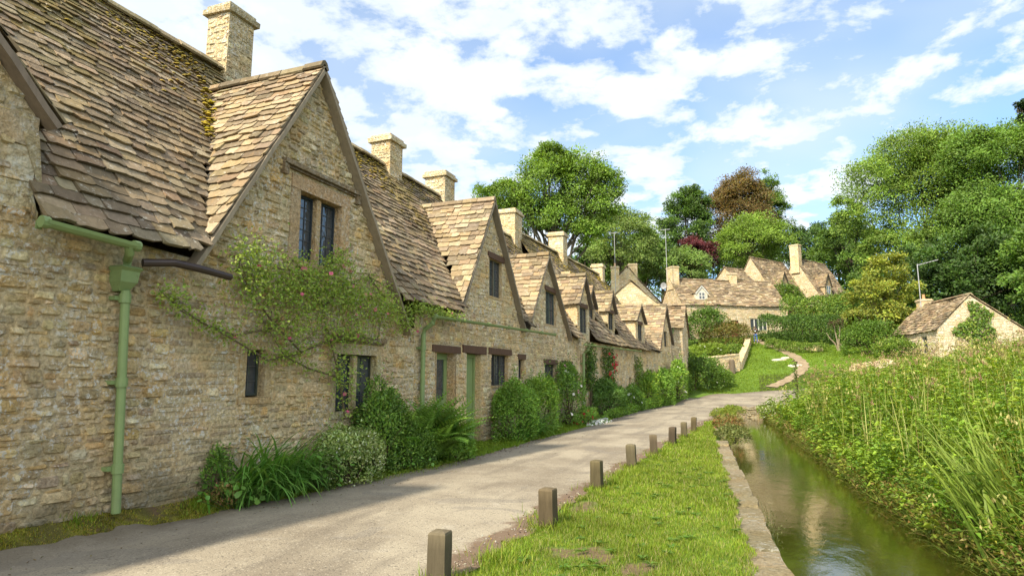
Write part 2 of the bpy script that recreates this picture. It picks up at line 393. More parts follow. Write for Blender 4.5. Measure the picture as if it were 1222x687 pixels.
# ------------------------------------------------------------------ masonry
class Fr:
    """upright plane: s runs along, z up, d outwards"""
    def __init__(s, p0, p1):
        L = math.dist(p0, p1); s.o = p0; s.u = ((p1[0]-p0[0])/L, (p1[1]-p0[1])/L); s.n = (s.u[1], -s.u[0]); s.L = L
    def p(s, a, z, d=0): return (s.o[0]+s.u[0]*a+s.n[0]*d, s.o[1]+s.u[1]*a+s.n[1]*d, z)
    def box(s, mb, s0, s1, z0, z1, d0, d1, col=(.5, .5, .5), jit=0):
        vs = [s.p(a+U(-jit, jit), z+U(-jit, jit), d+(U(-jit, jit) if d == d1 else 0)) for z in (z0, z1) for a, d in ((s0, d0), (s1, d0), (s1, d1), (s0, d1))]
        mb.add(vs, [(3, 2, 1, 0), (4, 5, 6, 7), (0, 1, 5, 4), (1, 2, 6, 5), (2, 3, 7, 6), (3, 0, 4, 7)], col)
HONEY = [(.60, .48, .29), (.56, .455, .28), (.50, .415, .275), (.64, .54, .36), (.58, .43, .22), (.48, .40, .28), (.42, .345, .235), (.66, .58, .41), (.55, .43, .25), (.60, .50, .32)]
PALE = [(.56, .49, .36), (.52, .45, .33), (.60, .53, .40), (.49, .41, .28), (.53, .44, .29)]
def jitc(c, a=.12):
    k = U(1-a, 1+a); return tuple(max(.01, q*k*U(.96, 1.04)) for q in c)
def prof(P, s):
    for (a, za), (b, zb) in zip(P, P[1:]):
        if s <= b: return za+(zb-za)*(s-a)/max(b-a, 1e-6) if s >= a else za
    return P[-1][1]
def wall(F, P, base, holes=(), size=1., pal=HONEY, mortar=(.57, .47, .31), relief=1., zones=(), lo=0, mb=None):
    """rubble wall: mortar sheet with openings, then every stone as a low relief block; base(s) gives the foot"""
    mb = mb or MB(); s0, s1 = P[0][0], P[-1][0]
    cuts = sorted(set([p[0] for p in P]+[q for h in holes for q in h[:2] if s0 < q < s1]+list(np.arange(s0, s1, 1.5))))
    for a, b in zip(cuts, cuts[1:]):
        if b-a < 1e-4: continue
        m = (a+b)/2; hs = sorted([h for h in holes if h[0] < m < h[1]], key=lambda h: h[2]); z = base(m)-.35
        za, zb = prof(P, a+1e-5), prof(P, b-1e-5)
        for h in hs:
            if h[2] > z: mb.add([F.p(a, z), F.p(b, z), F.p(b, h[2]), F.p(a, h[2])], [(0, 1, 2, 3)], mortar)
            z = h[3]
        mb.add([F.p(a, z), F.p(b, z), F.p(b, zb), F.p(a, za)], [(0, 1, 2, 3)], mortar)
    z = base(s0)-.1; zt = max(p[1] for p in P); row = 0
    while z < zt:
        h = U(.058, .135)*size; s = s0-U(0, .15); row += 1
        big = U(0, 1) < .15
        while s < s1:
            zn = next((q for q in zones if q[0] <= s < q[1] and q[2] <= z < q[3]), None)
            w_ = U(.09, .34)*size*(1.2 if h > .12*size else .85)
            if zn: w_ = U(.35, .6)
            a, b = max(s, s0)+.004, min(s+w_, s1)-.004
            for q in holes:
                if q[2]-.0 < z+h and q[3] > z and q[0] < b and q[1] > a:
                    if a < q[0]-.05: b = q[0]-.005
                    elif b > q[1]+.05: a = q[1]+.005
                    else: b = a
            wob = sin(s*1.3+row)*.012*size; fz = lambda q, rw: (.020*sin(q*4.3+rw*2.1)+.014*sin(q*9.7+rw*3.7))*size*(.3 if zn else 1)
            if b-a > .05*min(size, 1) and z+h > base(s)-.05:
                g = U(.003, .010)*size; mq = (a+b)/2; A, B, Z0, Z1 = a+g, b-g, z+g+wob+fz(mq, row), z+h-g+wob+fz(mq, row+1)
                if Z1-Z0 < .03: Z1 = Z0+.03
                if U(0, 1) < .12 and not zn: Z1 -= h*.25
                if U(0, 1) < .1: Z0 += h*.2
                cx, cz = min(.03*size, (B-A)*.25), min(.03*size, (Z1-Z0)*.3); j = .011*size
                J = lambda: U(-j, j)
                pts = [(A+cx*U(.3, 1), Z0+J()), (B-cx*U(.3, 1), Z0+J()), (B+J(), Z0+cz), (B+J(), Z1-cz), (B-cx*U(.3, 1.2), Z1+J()), ((A+B)/2, Z1+J()), (A+cx*U(.3, 1.2), Z1+J()), (A+J(), Z1-cz), (A+J(), Z0+cz)]
                pts = [(p, min(q, prof(P, min(max(p, s0), s1))-.01)) for p, q in pts]
                if max(q for p, q in pts)-min(q for p, q in pts) > .03 and (Z1+Z0)/2 < prof(P, (A+B)/2):
                    mx, mz = sum(p for p, q in pts)/9, sum(q for p, q in pts)/9
                    d = U(.006, .026)*relief*(.35 if zn else 1); k = min(.8, max(.5, 1-.035*size/min(B-A, Z1-Z0)))
                    tx, tz = U(-.25, .25)*d, U(-.35, .35)*d
                    v = [F.p(p, q, -.004) for p, q in pts]+[F.p(mx+(p-mx)*(k+(1-k)*.3), mz+(q-mz)*k, d+tx*(p-mx)/(B-A)*2+tz*(q-mz)/(Z1-Z0)*2) for p, q in pts]
                    c = jitc(random.choice(pal if not zn else PALE[3:]+HONEY[5:7]), .2)
                    c2 = tuple(.55*x+.45*y for x, y in zip(c, mortar))
                    mb.add(v, [(i, (i+1) % 9, 9+(i+1) % 9, 9+i) for i in range(9)]+[tuple(range(9, 18))], [c2]*9+[c]*9)
            s += w_
        z += h
    return mb
def quoins(F, mb, s, z0, z1, side, pal=PALE):
    """big squared corner stones; side -1: stones run to lower s"""
    z = z0; k = 0
    while z < z1-.08:
        h = min(U(.22, .36), z1-z); w_ = (.42, .24)[k % 2]*U(.85, 1.15); k += 1
        a, b = (s-w_, s) if side < 0 else (s, s+w_)
        F.box(mb, a+.006, b-.004, z+.006, z+h-.006, -.1, .022, jitc(random.choice(pal)), .005); z += h

# ------------------------------------------------------------------ stone-slate roofs
TILE = [(.225, .172, .112), (.205, .158, .105), (.168, .132, .092), (.26, .203, .135), (.24, .173, .106), (.295, .237, .162), (.188, .152, .11), (.25, .19, .113), (.148, .115, .08)]
def slates(mb, O, A, B, Lf, slope, e0=.24, e1=.12, skip=None, wave=.02, pal=TILE, th=.022, wmul=1., seed=0, lift=.0, mossy=False):
    """O eave start, A unit vector along eave, B unit vector up the slope; Lf(t) -> (a0,a1) extent along the eave"""
    O, A, B = (np.array(q, float) for q in (O, A, B)); N = np.cross(A, B); N /= np.linalg.norm(N)
    if N[2] < 0: N = -N
    t = 0.; k = 0; ph = seed*1.7
    while t < slope-.02:
        e = (e0+(e1-e0)*t/slope)*U(.92, 1.08)
        a0, a1 = Lf(t); a = a0-U(0, .2)*wmul if a1 > a0 else a1
        while a < a1:
            w_ = U(.17, .42)*(e/.2)**.5*wmul
            x0, x1 = max(a, a0), min(a+w_, a1)
            a += w_
            if x1-x0 < .05: continue
            tt = t; m = (x0+x1)/2; P = O+A*m+B*(tt+e*.5)
            if skip is not None and skip(P): continue
            wv = wave*(sin(m*.9+ph)+.6*sin(m*2.3+tt*1.1+ph)+.5*sin(tt*2.1+ph*2))
            th_ = th*U(.7, 1.4)*(e/.13)**.4; j = .020*(e/.18)
            top = min(tt+e*2.1, slope); lf = wv+th_*.6+U(0, .016)+lift
            g = .004
            sl = U(-.012, .012)
            def Q(x, y, n): return tuple(O+A*x+B*y+N*n)
            yb = [tt+U(-j, j)+sl*(-1), tt+U(-j, j)*.8, tt+U(-j, j)*.8, tt+U(-j, j)+sl]
            ch0, ch1 = U(.0, .05)*wmul, U(.0, .05)*wmul
            xs = [x0+g, x0+g+(x1-x0)*.3, x1-g-(x1-x0)*.3, x1-g]
            up = [Q(xs[0], yb[0]+ch0*.6, lf+th_), Q(xs[0]+ch0, yb[0], lf+th_), Q(xs[1], yb[1], lf+th_*U(.9, 1.15)), Q(xs[2], yb[2], lf+th_*U(.9, 1.15)), Q(xs[3]-ch1, yb[3], lf+th_), Q(xs[3], yb[3]+ch1*.6, lf+th_)]
            lo = [Q(xs[0], yb[0]+ch0*.6, lf-.01), Q(xs[0]+ch0, yb[0]+.01, lf-.01), Q(xs[1], yb[1]+.01, lf-.01), Q(xs[2], yb[2]+.01, lf-.01), Q(xs[3]-ch1, yb[3]+.01, lf-.01), Q(xs[3], yb[3]+ch1*.6, lf-.01)]
            tp = [Q(x1-g, top, wv+.002), Q(x0+g, top, wv+.002)]
            c = jitc(random.choice(pal), .16); tone = 1+.10*sin(m*1.1+tt*2.+ph)+.08*sin(m*2.9-tt*3); c = tuple(q*tone for q in c)
            if mossy and t/slope+.25*sin(m*1.7+ph)+U(-.2, .2) > .84: c = tuple(.4*q+.6*r for q, r in zip(c, random.choice([(.15, .125, .03), (.2, .15, .045), (.11, .09, .035)])))
            c2 = tuple(q*.8 for q in c)
            mb.add(up+tp+lo, [(0, 1, 2, 3, 4, 5, 6, 7)]+[(8+i, 9+i, 1+i, i) for i in range(5)]+[(8, 0, 7), (5, 13, 6)], [c]*8+[c2]*6)
        t += e; k += 1
def ridge(mb, p0, p1, r=.11, pal=TILE, drop=.09):
    p0, p1 = np.array(p0, float), np.array(p1, float); L = np.linalg.norm(p1-p0); d = (p1-p0)/L
    s = np.cross(d, (0, 0, 1.)); s /= np.linalg.norm(s); t = 0
    while t < L-.05:
        w_ = min(U(.32, .5), L-t); a, b = p0+d*(t+.006), p0+d*(t+w_-.006); zz = np.array((0, 0, U(.0, .02)+.02)); rr_ = r*U(.9, 1.1)
        vs = []
        for q in (a, b):
            for (x, z) in ((-1, -1), (-.55, 0), (0, .32), (.55, 0), (1, -1)):
                vs.append(tuple(q+s*x*rr_+np.array((0, 0, z*drop))+zz))
            for (x, z) in ((.8, -1.25), (0, -.35), (-.8, -1.25)):
                vs.append(tuple(q+s*x*rr_+np.array((0, 0, z*drop))+zz))
        f = [(i, i+1, 9+i, 8+i) for i in range(7)]+[(7, 0, 8, 15), tuple(range(8)), tuple(range(8, 16))]
        mb.add(vs, f, jitc(random.choice(pal), .2)); t += w_

def chimney(parent, cx, cy, z0, z1, sx, sy, rz=0, pots=0, size=.8, name='chimney', pal=PALE+HONEY[:4]):
    mb = MB(); cr, sr = cos(rz), sin(rz)
    R = lambda x, y: (cx+x*cr-y*sr, cy+x*sr+y*cr)
    c = [R(-sx/2, -sy/2), R(sx/2, -sy/2), R(sx/2, sy/2), R(-sx/2, sy/2)]
    for i in range(4):
        F = Fr(c[i], c[(i+1) % 4]); wall(F, [(0, z1-.16), (F.L, z1-.16)], lambda s: z0, size=size, pal=pal, relief=.7, mb=mb)
    mb.box((cx, cy, z1-.11), sx+.14, sy+.14, .10, rz, jitc(PALE[3]), .012)
    mb.box((cx, cy, z1-.02), sx+.04, sy+.04, .09, rz, jitc(PALE[1]), .012)
    o = mb.build(name, M['wall'], parent)
    for k in range(pots):
        q = MB(); q.tube([(cx, cy, z1), (cx, cy, z1+.1), (cx, cy, z1+.42), (cx, cy, z1+.46)], [.14, .12, .10, .13], 12, (.42, .24, .12)); q.build('chimney_pot', M['clay'], o)
    return o

DR = [(.50, .41, .27), (.46, .36, .22), (.53, .45, .32)]
def window(F, parent, s0, s1, z0, z1, lights=2, depth=.14, sur=.12, kind='stone', nx=3, nz=5, hood=None, sill=True, frame=(.05, .06, .055), lintel=None, fw=.025, name='window'):
    mb = MB(); c = jitc(random.choice(DR), .06); D = -.30
    if kind == 'stone':
        F.box(mb, s0-sur, s0, z0-.02, z1+.02, D, .014, jitc(c, .08), .003); F.box(mb, s1, s1+sur, z0-.02, z1+.02, D, .014, jitc(c, .08), .003)
        F.box(mb, s0-sur-.002, s1+sur+.002, z1+.02, z1+sur+.02, D, .017, jitc(c, .08), .003)
        F.box(mb, s0-sur-.002, s1+sur+.002, z0-sur*.9, z0-.02, D, .03, jitc(c, .08), .003)
        o = mb.build(name, M['dress'], parent)
    else:
        # plain stone reveals
        F.box(mb, s0-.03, s0, z0, z1, D, -.003, c, .002); F.box(mb, s1, s1+.03, z0, z1, D, -.003, c, .002)
        F.box(mb, s0-.03, s1+.03, z1, z1+.03, D, -.003, c, .002); F.box(mb, s0-.03, s1+.03, z0-.05, z0, D, .012, c, .002)
        o = mb.build(name, M['dress'], parent)
    if lintel:
        q = MB(); F.box(q, s0-lintel, s1+lintel, z1+.005, z1+.15, D, .035, (.10, .055, .035), .004); q.build('lintel', M['wood'], o)
    if hood:
        q = MB(); hz = z1+sur+.10
        F.box(q, s0-hood, s1+hood, hz, hz+.07, -.05, .085, (.25, .2, .14), .006)
        F.box(q, s0-hood+.02, s1+hood-.02, hz-.035, hz, -.05, .045, (.2, .155, .11), .004)
        if hood > .26:
            for a in (s0-hood, s1+hood-.1): F.box(q, a, a+.10, hz-.15, hz, -.05, .07, (.24, .19, .13), .006)
        q.build('hood_mould', M['dress'], o)
    g = MB(); g.add([F.p(s0, z0, -depth), F.p(s1, z0, -depth), F.p(s1, z1, -depth), F.p(s0, z1, -depth)], [(0, 1, 2, 3)], (.02, .02, .02)); g.build('glass', M['glass'], o)
    W = (s1-s0)/lights; fr = MB(); ld = MB()
    for k in range(lights):
        a, b = s0+k*W, s0+(k+1)*W
        if k:
            q = MB(); mw = .05 if kind == 'stone' else .025
            F.box(q, a-mw, a+mw, z0, z1, -depth-.03, -depth+.10 if kind == 'stone' else -depth+.04, c if kind == 'stone' else frame, .002); q.build('mullion', M['dress'] if kind == 'stone' else M['paint'], o); 
        a2, b2 = a+(.05 if k and kind == 'stone' else 0), b-(.05 if k < lights-1 and kind == 'stone' else 0)
        for (p, q_, r, t) in ((a2, a2+fw, z0, z1), (b2-fw, b2, z0, z1), (a2+fw, b2-fw, z0, z0+fw), (a2+fw, b2-fw, z1-fw, z1)):
            F.box(fr, p, q_, r, t, -depth+.002, -depth+.028, frame)
        for i in range(1, nx):
            s = a2+fw+(b2-a2-2*fw)*i/nx; F.box(ld, s-.006, s+.006, z0+fw, z1-fw, -depth+.001, -depth+.012, (.05, .05, .052))
        for i in range(1, nz):
            z = z0+(z1-z0)*i/nz; F.box(ld, a2+fw, b2-fw, z-.006, z+.006, -depth+.001, -depth+.010, (.05, .05, .052))
    fr.build('casement_frame', M['paint'], o)
    if ld.v: ld.build('glazing_bars', M['lead'], o)
    return o
def hole(s0, s1, z0, z1, kind='stone', sur=.12, top=.0):
    return (s0-sur, s1+sur, z0-sur*.9, z1+sur+.02) if kind == 'stone' else (s0-.03, s1+.03, z0-.05, z1+.03+top)
GREEN = (.185, .25, .10)
def rake(mb, F, a, b, d0, d1, th, col=(.12, .095, .07), dz=0):
    (s0, z0), (s1, z1) = a, b; L = math.hypot(s1-s0, z1-z0); n = (-(z1-z0)/L, (s1-s0)/L)
    if n[1] < 0: n = (-n[0], -n[1])
    N = 13; vs = []
    for i in range(N+1):
        t = i/N; s, z = s0+(s1-s0)*t, z0+(z1-z0)*t+dz+U(-.014, .014)
        vs += [F.p(s, z, d0), F.p(s, z, d1), F.p(s-n[0]*th, z-n[1]*th, d1), F.p(s-n[0]*th, z-n[1]*th, d0)]
    fs = []
    for i in range(N):
        for k in range(4): fs.append((4*i+k, 4*i+(k+1) % 4, 4*i+4+(k+1) % 4, 4*i+4+k))
    fs += [(0, 1, 2, 3), (4*N+3, 4*N+2, 4*N+1, 4*N)]
    mb.add(vs, fs, col)
V3 = lambda p: np.array(p, float)
def unit(v): v = V3(v); return v/np.linalg.norm(v)
class Row:
    """one cottage of the terrace: facade plane F, main roof eave/ridge"""
    def __init__(s, F, s0, s1, ze=2.84, zr=6.87, dr=-2.6, de=.27, depth=5.4):
        s.F, s.s0, s.s1, s.ze, s.zr, s.dr, s.de = F, s0, s1, ze, zr, dr, de; s.dorm = []; s.db = -depth
    def zmain(s, d): return s.ze+(s.de-d)/(s.de-s.dr)*(s.zr-s.ze) if d > s.dr else s.zr-(s.dr-d)/(s.dr-s.db)*(s.zr-2.6)
    def loc(s, P):
        x, y = P[0]-s.F.o[0], P[1]-s.F.o[1]
        return x*s.F.u[0]+y*s.F.u[1], x*s.F.n[0]+y*s.F.n[1]
    def dz(s, D, a):
        sl, zl, sa, za, sr, zr_, d = D
        if not sl < a < sr: return -9
        return zl+(za-zl)*(a-sl)/(sa-sl) if a < sa else za+(zr_-za)*(a-sa)/(sr-sa)
    def skip(s, P):
        a, d = s.loc(P)
        for D in s.dorm:
            if d < D[6]+.35 and s.dz(D, a) > P[2]+.02: return True
        return False
    def roof(s, parent, e0=.25, e1=.13, seed=0, s0=None, s1=None, wm=1., splits=None):
        F = s.F; a0, a1 = (s.s0 if s0 is None else s0), (s.s1 if s1 is None else s1); mb = MB(); Au = (F.u[0], F.u[1], 0)
        O, T_ = V3(F.p(a0, s.ze, s.de)), V3(F.p(a0, s.zr, s.dr)); L = np.linalg.norm(T_-O)
        for q0, q1 in (zip(splits, splits[1:]) if splits else ((a0, a1),)): slates(mb, O, Au, (T_-O)/L, lambda t: (q0-a0, q1-a0), L, e0, e1, s.skip, .022, wmul=wm, seed=seed, mossy=True)
        O2 = V3(F.p(a0, 2.6, s.db)); L2 = np.linalg.norm(T_-O2)
        slates(mb, O2, Au, (T_-O2)/L2, lambda t: (0, a1-a0), L2, .45, .35, None, .02, wmul=1.6, seed=seed)
        ridge(mb, F.p(a0, s.zr+.05, s.dr), F.p(a1, s.zr+.05, s.dr), .14, [(.3, .25, .16), (.24, .2, .12)])
        o = mb.build('roof', M['roof'], parent); s.ro = o; return o
    def gable_roof(s, mb, D, over=.13, e0=.25, e1=.17, seed=0, deep=3.6):
        F = s.F; sl, zl, sa, za, sr, zr_, d = D; An = (-F.n[0], -F.n[1], 0)
        def sk(P):
            a, dd = s.loc(P); return P[2] < s.zmain(dd)-.06 or (dd < s.dr and P[2] < s.zr)
        for (q, z) in ((sl, zl), (sr, zr_)):
            O, T_ = V3(F.p(q, z, d+over)), V3(F.p(sa, za, d+over)); L = np.linalg.norm(T_-O)
            slates(mb, O, An, (T_-O)/L, lambda t: (0, deep), L, e0, e1, sk, .014, seed=seed+q, pal=[tuple(q*1.12 for q in c) for c in TILE]+[(.31, .24, .15), (.33, .265, .175)])
        dd = s.de-(za-s.ze)/(s.zr-s.ze)*(s.de-s.dr)
        ridge(mb, F.p(sa, za+.045, d+over), F.p(sa, za+.045, min(dd, d)), .1)
    def moss(s, o, n, seed, band=.9, s0=None, s1=None, big=1.):
        """cushions of moss along the ridge of the main roof"""
        F = s.F; mb = MB(); a0, a1 = (s.s0 if s0 is None else s0), (s.s1 if s1 is None else s1)
        for i in range(n*2):
            a = a0+(a1-a0)*U(0, 1)
            if sin(a*2.1+seed)+sin(a*5.3+seed*2) < U(-1.2, 1.1): continue
            d = s.dr+abs(random.gauss(0, band*.42)); z = s.zmain(d)
            if s.skip(F.p(a, z, d)): continue
            blob(mb, F.p(a, z+.05, d), U(.014, .045)*big, jitc(random.choice([(.28, .21, .045), (.22, .165, .045), (.34, .24, .05), (.17, .13, .04)]), .2))
        return tag(mb.build('moss', M['moss'], o, True), kind='stuff')
def blob(mb, c, r, col, sz=.55):
    vs = []; n = 7; ph = U(0, 6)
    for k in range(2):
        rr_, z = ((r, 0), (r*.72, r*sz*.7))[k]
        for i in range(n):
            t = 2*pi*i/n+ph; q = rr_*U(.8, 1.2); vs.append((c[0]+q*cos(t), c[1]+q*sin(t), c[2]+z-r*.15))
    vs.append((c[0], c[1], c[2]+r*sz))
    mb.add(vs, [(i, (i+1) % n, n+(i+1) % n, n+i) for i in range(n)]+[(n+i, n+(i+1) % n, 2*n) for i in range(n)], col)
def gutter(F, parent, s0, s1, z0, z1, d=.33, r=.055, col=GREEN, name='gutter'):
    mb = MB(); N = max(2, int((s1-s0)/.6)); m = 7; vs = []
    for i in range(N+1):
        t = i/N
        for ro in (r, r-.008):
            for k in range(m):
                a = pi*k/(m-1); vs.append(F.p(s0+(s1-s0)*t, z0+(z1-z0)*t-ro*sin(a), d-ro*cos(a)))
    fs = []
    for i in range(N):
        b, c = i*2*m, (i+1)*2*m
        for k in range(m-1): fs += [(b+k, b+k+1, c+k+1, c+k), (b+m+k, c+m+k, c+m+k+1, b+m+k+1)]
        fs += [(b, c, c+m, b+m), (b+m-1, b+2*m-1, c+2*m-1, c+m-1)]
    mb.add(vs, fs, col)
    for i in range(0, N+1, 2):      # brackets and joints
        t = i/N; s = s0+(s1-s0)*t; z = z0+(z1-z0)*t
        F.box(mb, s-.025, s+.025, z-r-.012, z-.0, d-r-.012, d-r-.002, col)
        mb.tube([F.p(s-.03, z-r*.3, d), F.p(s+.03, z-r*.3, d)], r*.86, 10, col)
    return mb.build(name, M['paint'], parent)
def pipe(F, parent, s, pts, r=.045, col=GREEN, name='downpipe', collars=()):
    mb = MB(); mb.tube([F.p(s+ds, z, d) for ds, z, d in pts], r, 12, col)
    for (ds, z, d) in collars:
        mb.tube([F.p(s+ds, z-.045, d), F.p(s+ds, z+.045, d)], r*1.28, 12, col)
        F.box(mb, s+ds-.09, s+ds+.09, z-.02, z+.02, -.02, d-r*.6, col)
    return mb.build(name, M['paint'], parent, False)

ROWG = 'stone cottages joined in one terrace along the lane'
REAR = []
gz = lambda F: (lambda s: float(hh(F.p(s, 0)[0], F.p(s, 0)[1])[0])-.02)
def cottage(label, F, s, **k): return thing('stone_cottage', label, 'cottage', F.p(s, 0), ROWG)
def rear(mb, R, s0, s1, ends=(1, 1)):
    mb = MB(); F = R.F; REAR.append((mb, R)); P = [F.p(s0, -.5, R.db+.25), F.p(s1, -.5, R.db+.25), F.p(s1, 2.6, R.db+.25), F.p(s0, 2.6, R.db+.25)]
    mb.add(P, [(0, 1, 2, 3)], HONEY[2])
    for s, on in ((s0, ends[0]), (s1, ends[1])):
        if on:
            Fe = Fr(F.p(s, 0, R.db+.25)[:2], F.p(s, 0, 0)[:2]) if s == s0 else Fr(F.p(s, 0, 0)[:2], F.p(s, 0, R.db+.25)[:2])
            L = Fe.L; rr_ = (-R.dr) if s == s1 else L+R.dr
            pr = [(0, 2.6), (rr_, R.zr-.1), (L, R.ze-.05)] if s == s0 else [(0, R.ze-.05), (rr_, R.zr-.1), (L, 2.6)]
            wall(Fe, pr, lambda q: 0, size=1.6, mb=mb)

# ================================================================== cottage 1 (nearest, big gable and rose)
F1 = Fr((-5.95, 0), (-5.95, 10)); R1 = Row(F1, -3.0, 10.35)
Gz = (-.6, 3.1, 1.75, 5.75, 3.62, 3.78, 0); Ga = (5.15, 2.72, 7.24, 6.12, 10.0, 2.3, 0)
R1.dorm = [(-.6, 3.1, 1.75, 5.75, 3.46, 3.98, 0), Ga]
C1 = cottage('nearest honey stone cottage, with the big gable over a two-light leaded window and pink rose', F1, 2)
g1 = gz(F1)
H = [hole(7.02, 7.98, 3.16, 4.14, sur=.2), hole(6.17, 6.5, 1.27, 1.83, sur=.11), hole(8.0, 9.08, 1.0, 1.84, sur=.13)]
mb = wall(F1, [(-3, 2.9), (-.55, 2.9), (-.5, 3.1), (1.75, 5.65), (3.40, 4.0), (3.50, 3.9), (3.52, 2.9), (4.66, 2.88), (4.67, 2.88), (5.25, 2.85), (7.24, 6.05), (9.9, 2.42), (10.35, 2.42)], g1, H,
          zones=[(4.75, 5.75, -1, 1.15), (4.9, 5.5, 1.15, 2.3)], relief=1.25, size=.86)
quoins(F1, mb, 3.50, 2.95, 3.85, -1)
quoins(F1, mb, 3.05, 2.95, 3.6, -1, HONEY[3:5]+PALE)
rear(mb, R1, -3, 10.35, (1, 0))
mb.build('wall', M['wall'], C1)
ro = R1.roof(C1, .165, .095, 1, splits=(-3, 3.46, 10.35))
R1.moss(ro, 1500, 1, 1.0)
mb = MB(); R1.gable_roof(mb, Gz, .16, .165, .115, 5); mb.build('gable_roof', M['roof'], C1)
mb = MB(); R1.gable_roof(mb, Ga, .16, .165, .115, 3); go = mb.build('gable_roof', M['roof'], C1)
mb = MB()
for i in range(170):        # moss in the valley between main roof and gable
    t = U(.62, .97); a = 5.2+(7.24-5.2)*t; z = 2.75+(6.12-2.72)*t; d = R1.de-(z-R1.ze)/(R1.zr-R1.ze)*(R1.de-R1.dr)
    if U(0, 1) < .55+.4*sin(t*11): blob(mb, F1.p(a-.12+U(-.12, .1), z+.0, d+.05+U(-.08, .1)), U(.018, .05), jitc(random.choice([(.4, .31, .03), (.36, .27, .04), (.26, .2, .04)]), .2))
tag(mb.build('moss', M['moss'], go, True), kind='stuff')
mb = MB(); rake(mb, F1, (5.15, 2.72), (7.24, 6.12), .0, .17, .055, (.27, .215, .15)); rake(mb, F1, (10.0, 2.3), (7.24, 6.12), .0, .17, .055, (.27, .215, .15))
rake(mb, F1, (3.62, 3.78), (1.75, 5.75), 0, .15, .06, (.2, .15, .11)); mb.build('verge', M['wood'], C1)
R1.W1 = window(F1, C1, 7.02, 7.98, 3.16, 4.14, 2, .15, .2, hood=.42, nx=3, nz=6, frame=(.02, .03, .04))
window(F1, C1, 6.17, 6.5, 1.27, 1.83, 1, .13, .11, nx=2, nz=3, frame=(.04, .05, .04))
window(F1, C1, 8.0, 9.08, 1.0, 1.84, 2, .13, .13, hood=.2, nx=2, nz=4, frame=(.03, .035, .03))
chimney(C1, -8.62, 8.1, 6.2, 8.1, .5, .58, size=.8)
gu = gutter(F1, C1, 3.42, 4.28, 2.83, 2.79, .36, .062)
mb = MB()
for (z, w_) in ((2.66, .17), (2.5, .15), (2.42, .1)): pass
hp = [(2.68, .10), (2.66, .118), (2.63, .10), (2.52, .092), (2.43, .05)]
vs = []; fs = []
for z, w_ in hp: vs += [F1.p(4.38-w_, z-.08, .02), F1.p(4.38+w_, z-.08, .02), F1.p(4.38+w_, z-.08, .02+w_*1.7), F1.p(4.38-w_, z-.08, .02+w_*1.7)]
for i in range(len(hp)-1):
    for k in range(4): fs.append((4*i+k, 4*i+(k+1) % 4, 4*i+4+(k+1) % 4, 4*i+4+k))
fs += [(0, 1, 2, 3), (19, 18, 17, 16)]; mb.add(vs, fs, GREEN)
mb.tube([F1.p(4.2, 2.76, .36), F1.p(4.25, 2.70, .32), F1.p(4.36, 2.66, .15), F1.p(4.38, 2.55, .13)], .042, 10, GREEN)
mb.build('hopper', M['paint'], C1)
pipe(F1, C1, 4.40, [(0, 2.36, .11), (.04, 1.5, .11), (.08, .6, .11), (.10, .2, .11)], .043, collars=((0, 2.28, .11), (.042, 1.45, .11), (.08, .62, .11)))
mb = MB(); mb.tube([F1.p(4.52, 2.66, .16), F1.p(4.8, 2.70, .27), F1.p(5.05, 2.68, .33), F1.p(5.5, 2.65, .34)], .042, 10, (.035, .02, .015)); mb.build('waste_pipe', M['metal'], C1)

# ================================================================== cottage 2
R2 = Row(F1, 10.35, 16.6, 2.86, 6.83); Gb = (12.1, 2.9, 13.95, 5.87, 16.25, 2.75, 0)
Gc = (16.45, 2.82, 18.4, 5.3, 20.95, 2.8, 0)
R2.dorm = [Ga, Gb, Gc]
C2 = cottage('second cottage of the terrace, narrow gable above a plain green plank door', F1, 13)
H = [hole(13.95, 14.75, 3.48, 4.42, 'w'), (11.2, 12.15, .85, 2.02), (12.65, 13.5, -1, 2.05), hole(14.1, 15.2, 1.3, 2.06, 'w'), hole(16.0, 16.4, 1.45, 1.98, 'w')]
mb = wall(F1, [(10.35, 2.8), (12.3, 2.9), (13.95, 5.75), (16.05, 3.0), (16.6, 2.8)], gz(F1), H, size=.95)
rear(mb, R2, 10.35, 16.6, (0, 0)); mb.build('wall', M['wall'], C2)
ro = R2.roof(C2, .17, .11, 2); R2.moss(ro, 500, 2, .9)
mb = MB(); R2.gable_roof(mb, Gb, .15, .175, .14, 7); mb.build('gable_roof', M['roof'], C2)
mb = MB(); rake(mb, F1, (12.1, 2.9), (13.95, 5.87), .0, .16, .05, (.2, .165, .12)); rake(mb, F1, (16.25, 2.75), (13.95, 5.87), .0, .16, .05, (.22, .18, .13)); mb.build('verge', M['wood'], C2)
window(F1, C2, 13.95, 14.75, 3.48, 4.42, 2, .1, kind='w', lintel=.12, nx=2, nz=4, frame=(.1, .085, .06))
window(F1, C2, 14.1, 15.2, 1.3, 2.06, 3, .12, kind='w', lintel=.2, nx=2, nz=3, frame=(.045, .04, .035))
window(F1, C2, 16.0, 16.4, 1.45, 1.98, 1, .12, kind='w', lintel=.12, nx=2, nz=2, frame=(.045, .04, .035))
window(F1, C2, 11.27, 12.1, .9, 2.0, 1, .22, kind='w', lintel=.22, nx=2, nz=3, frame=GREEN, fw=.13)
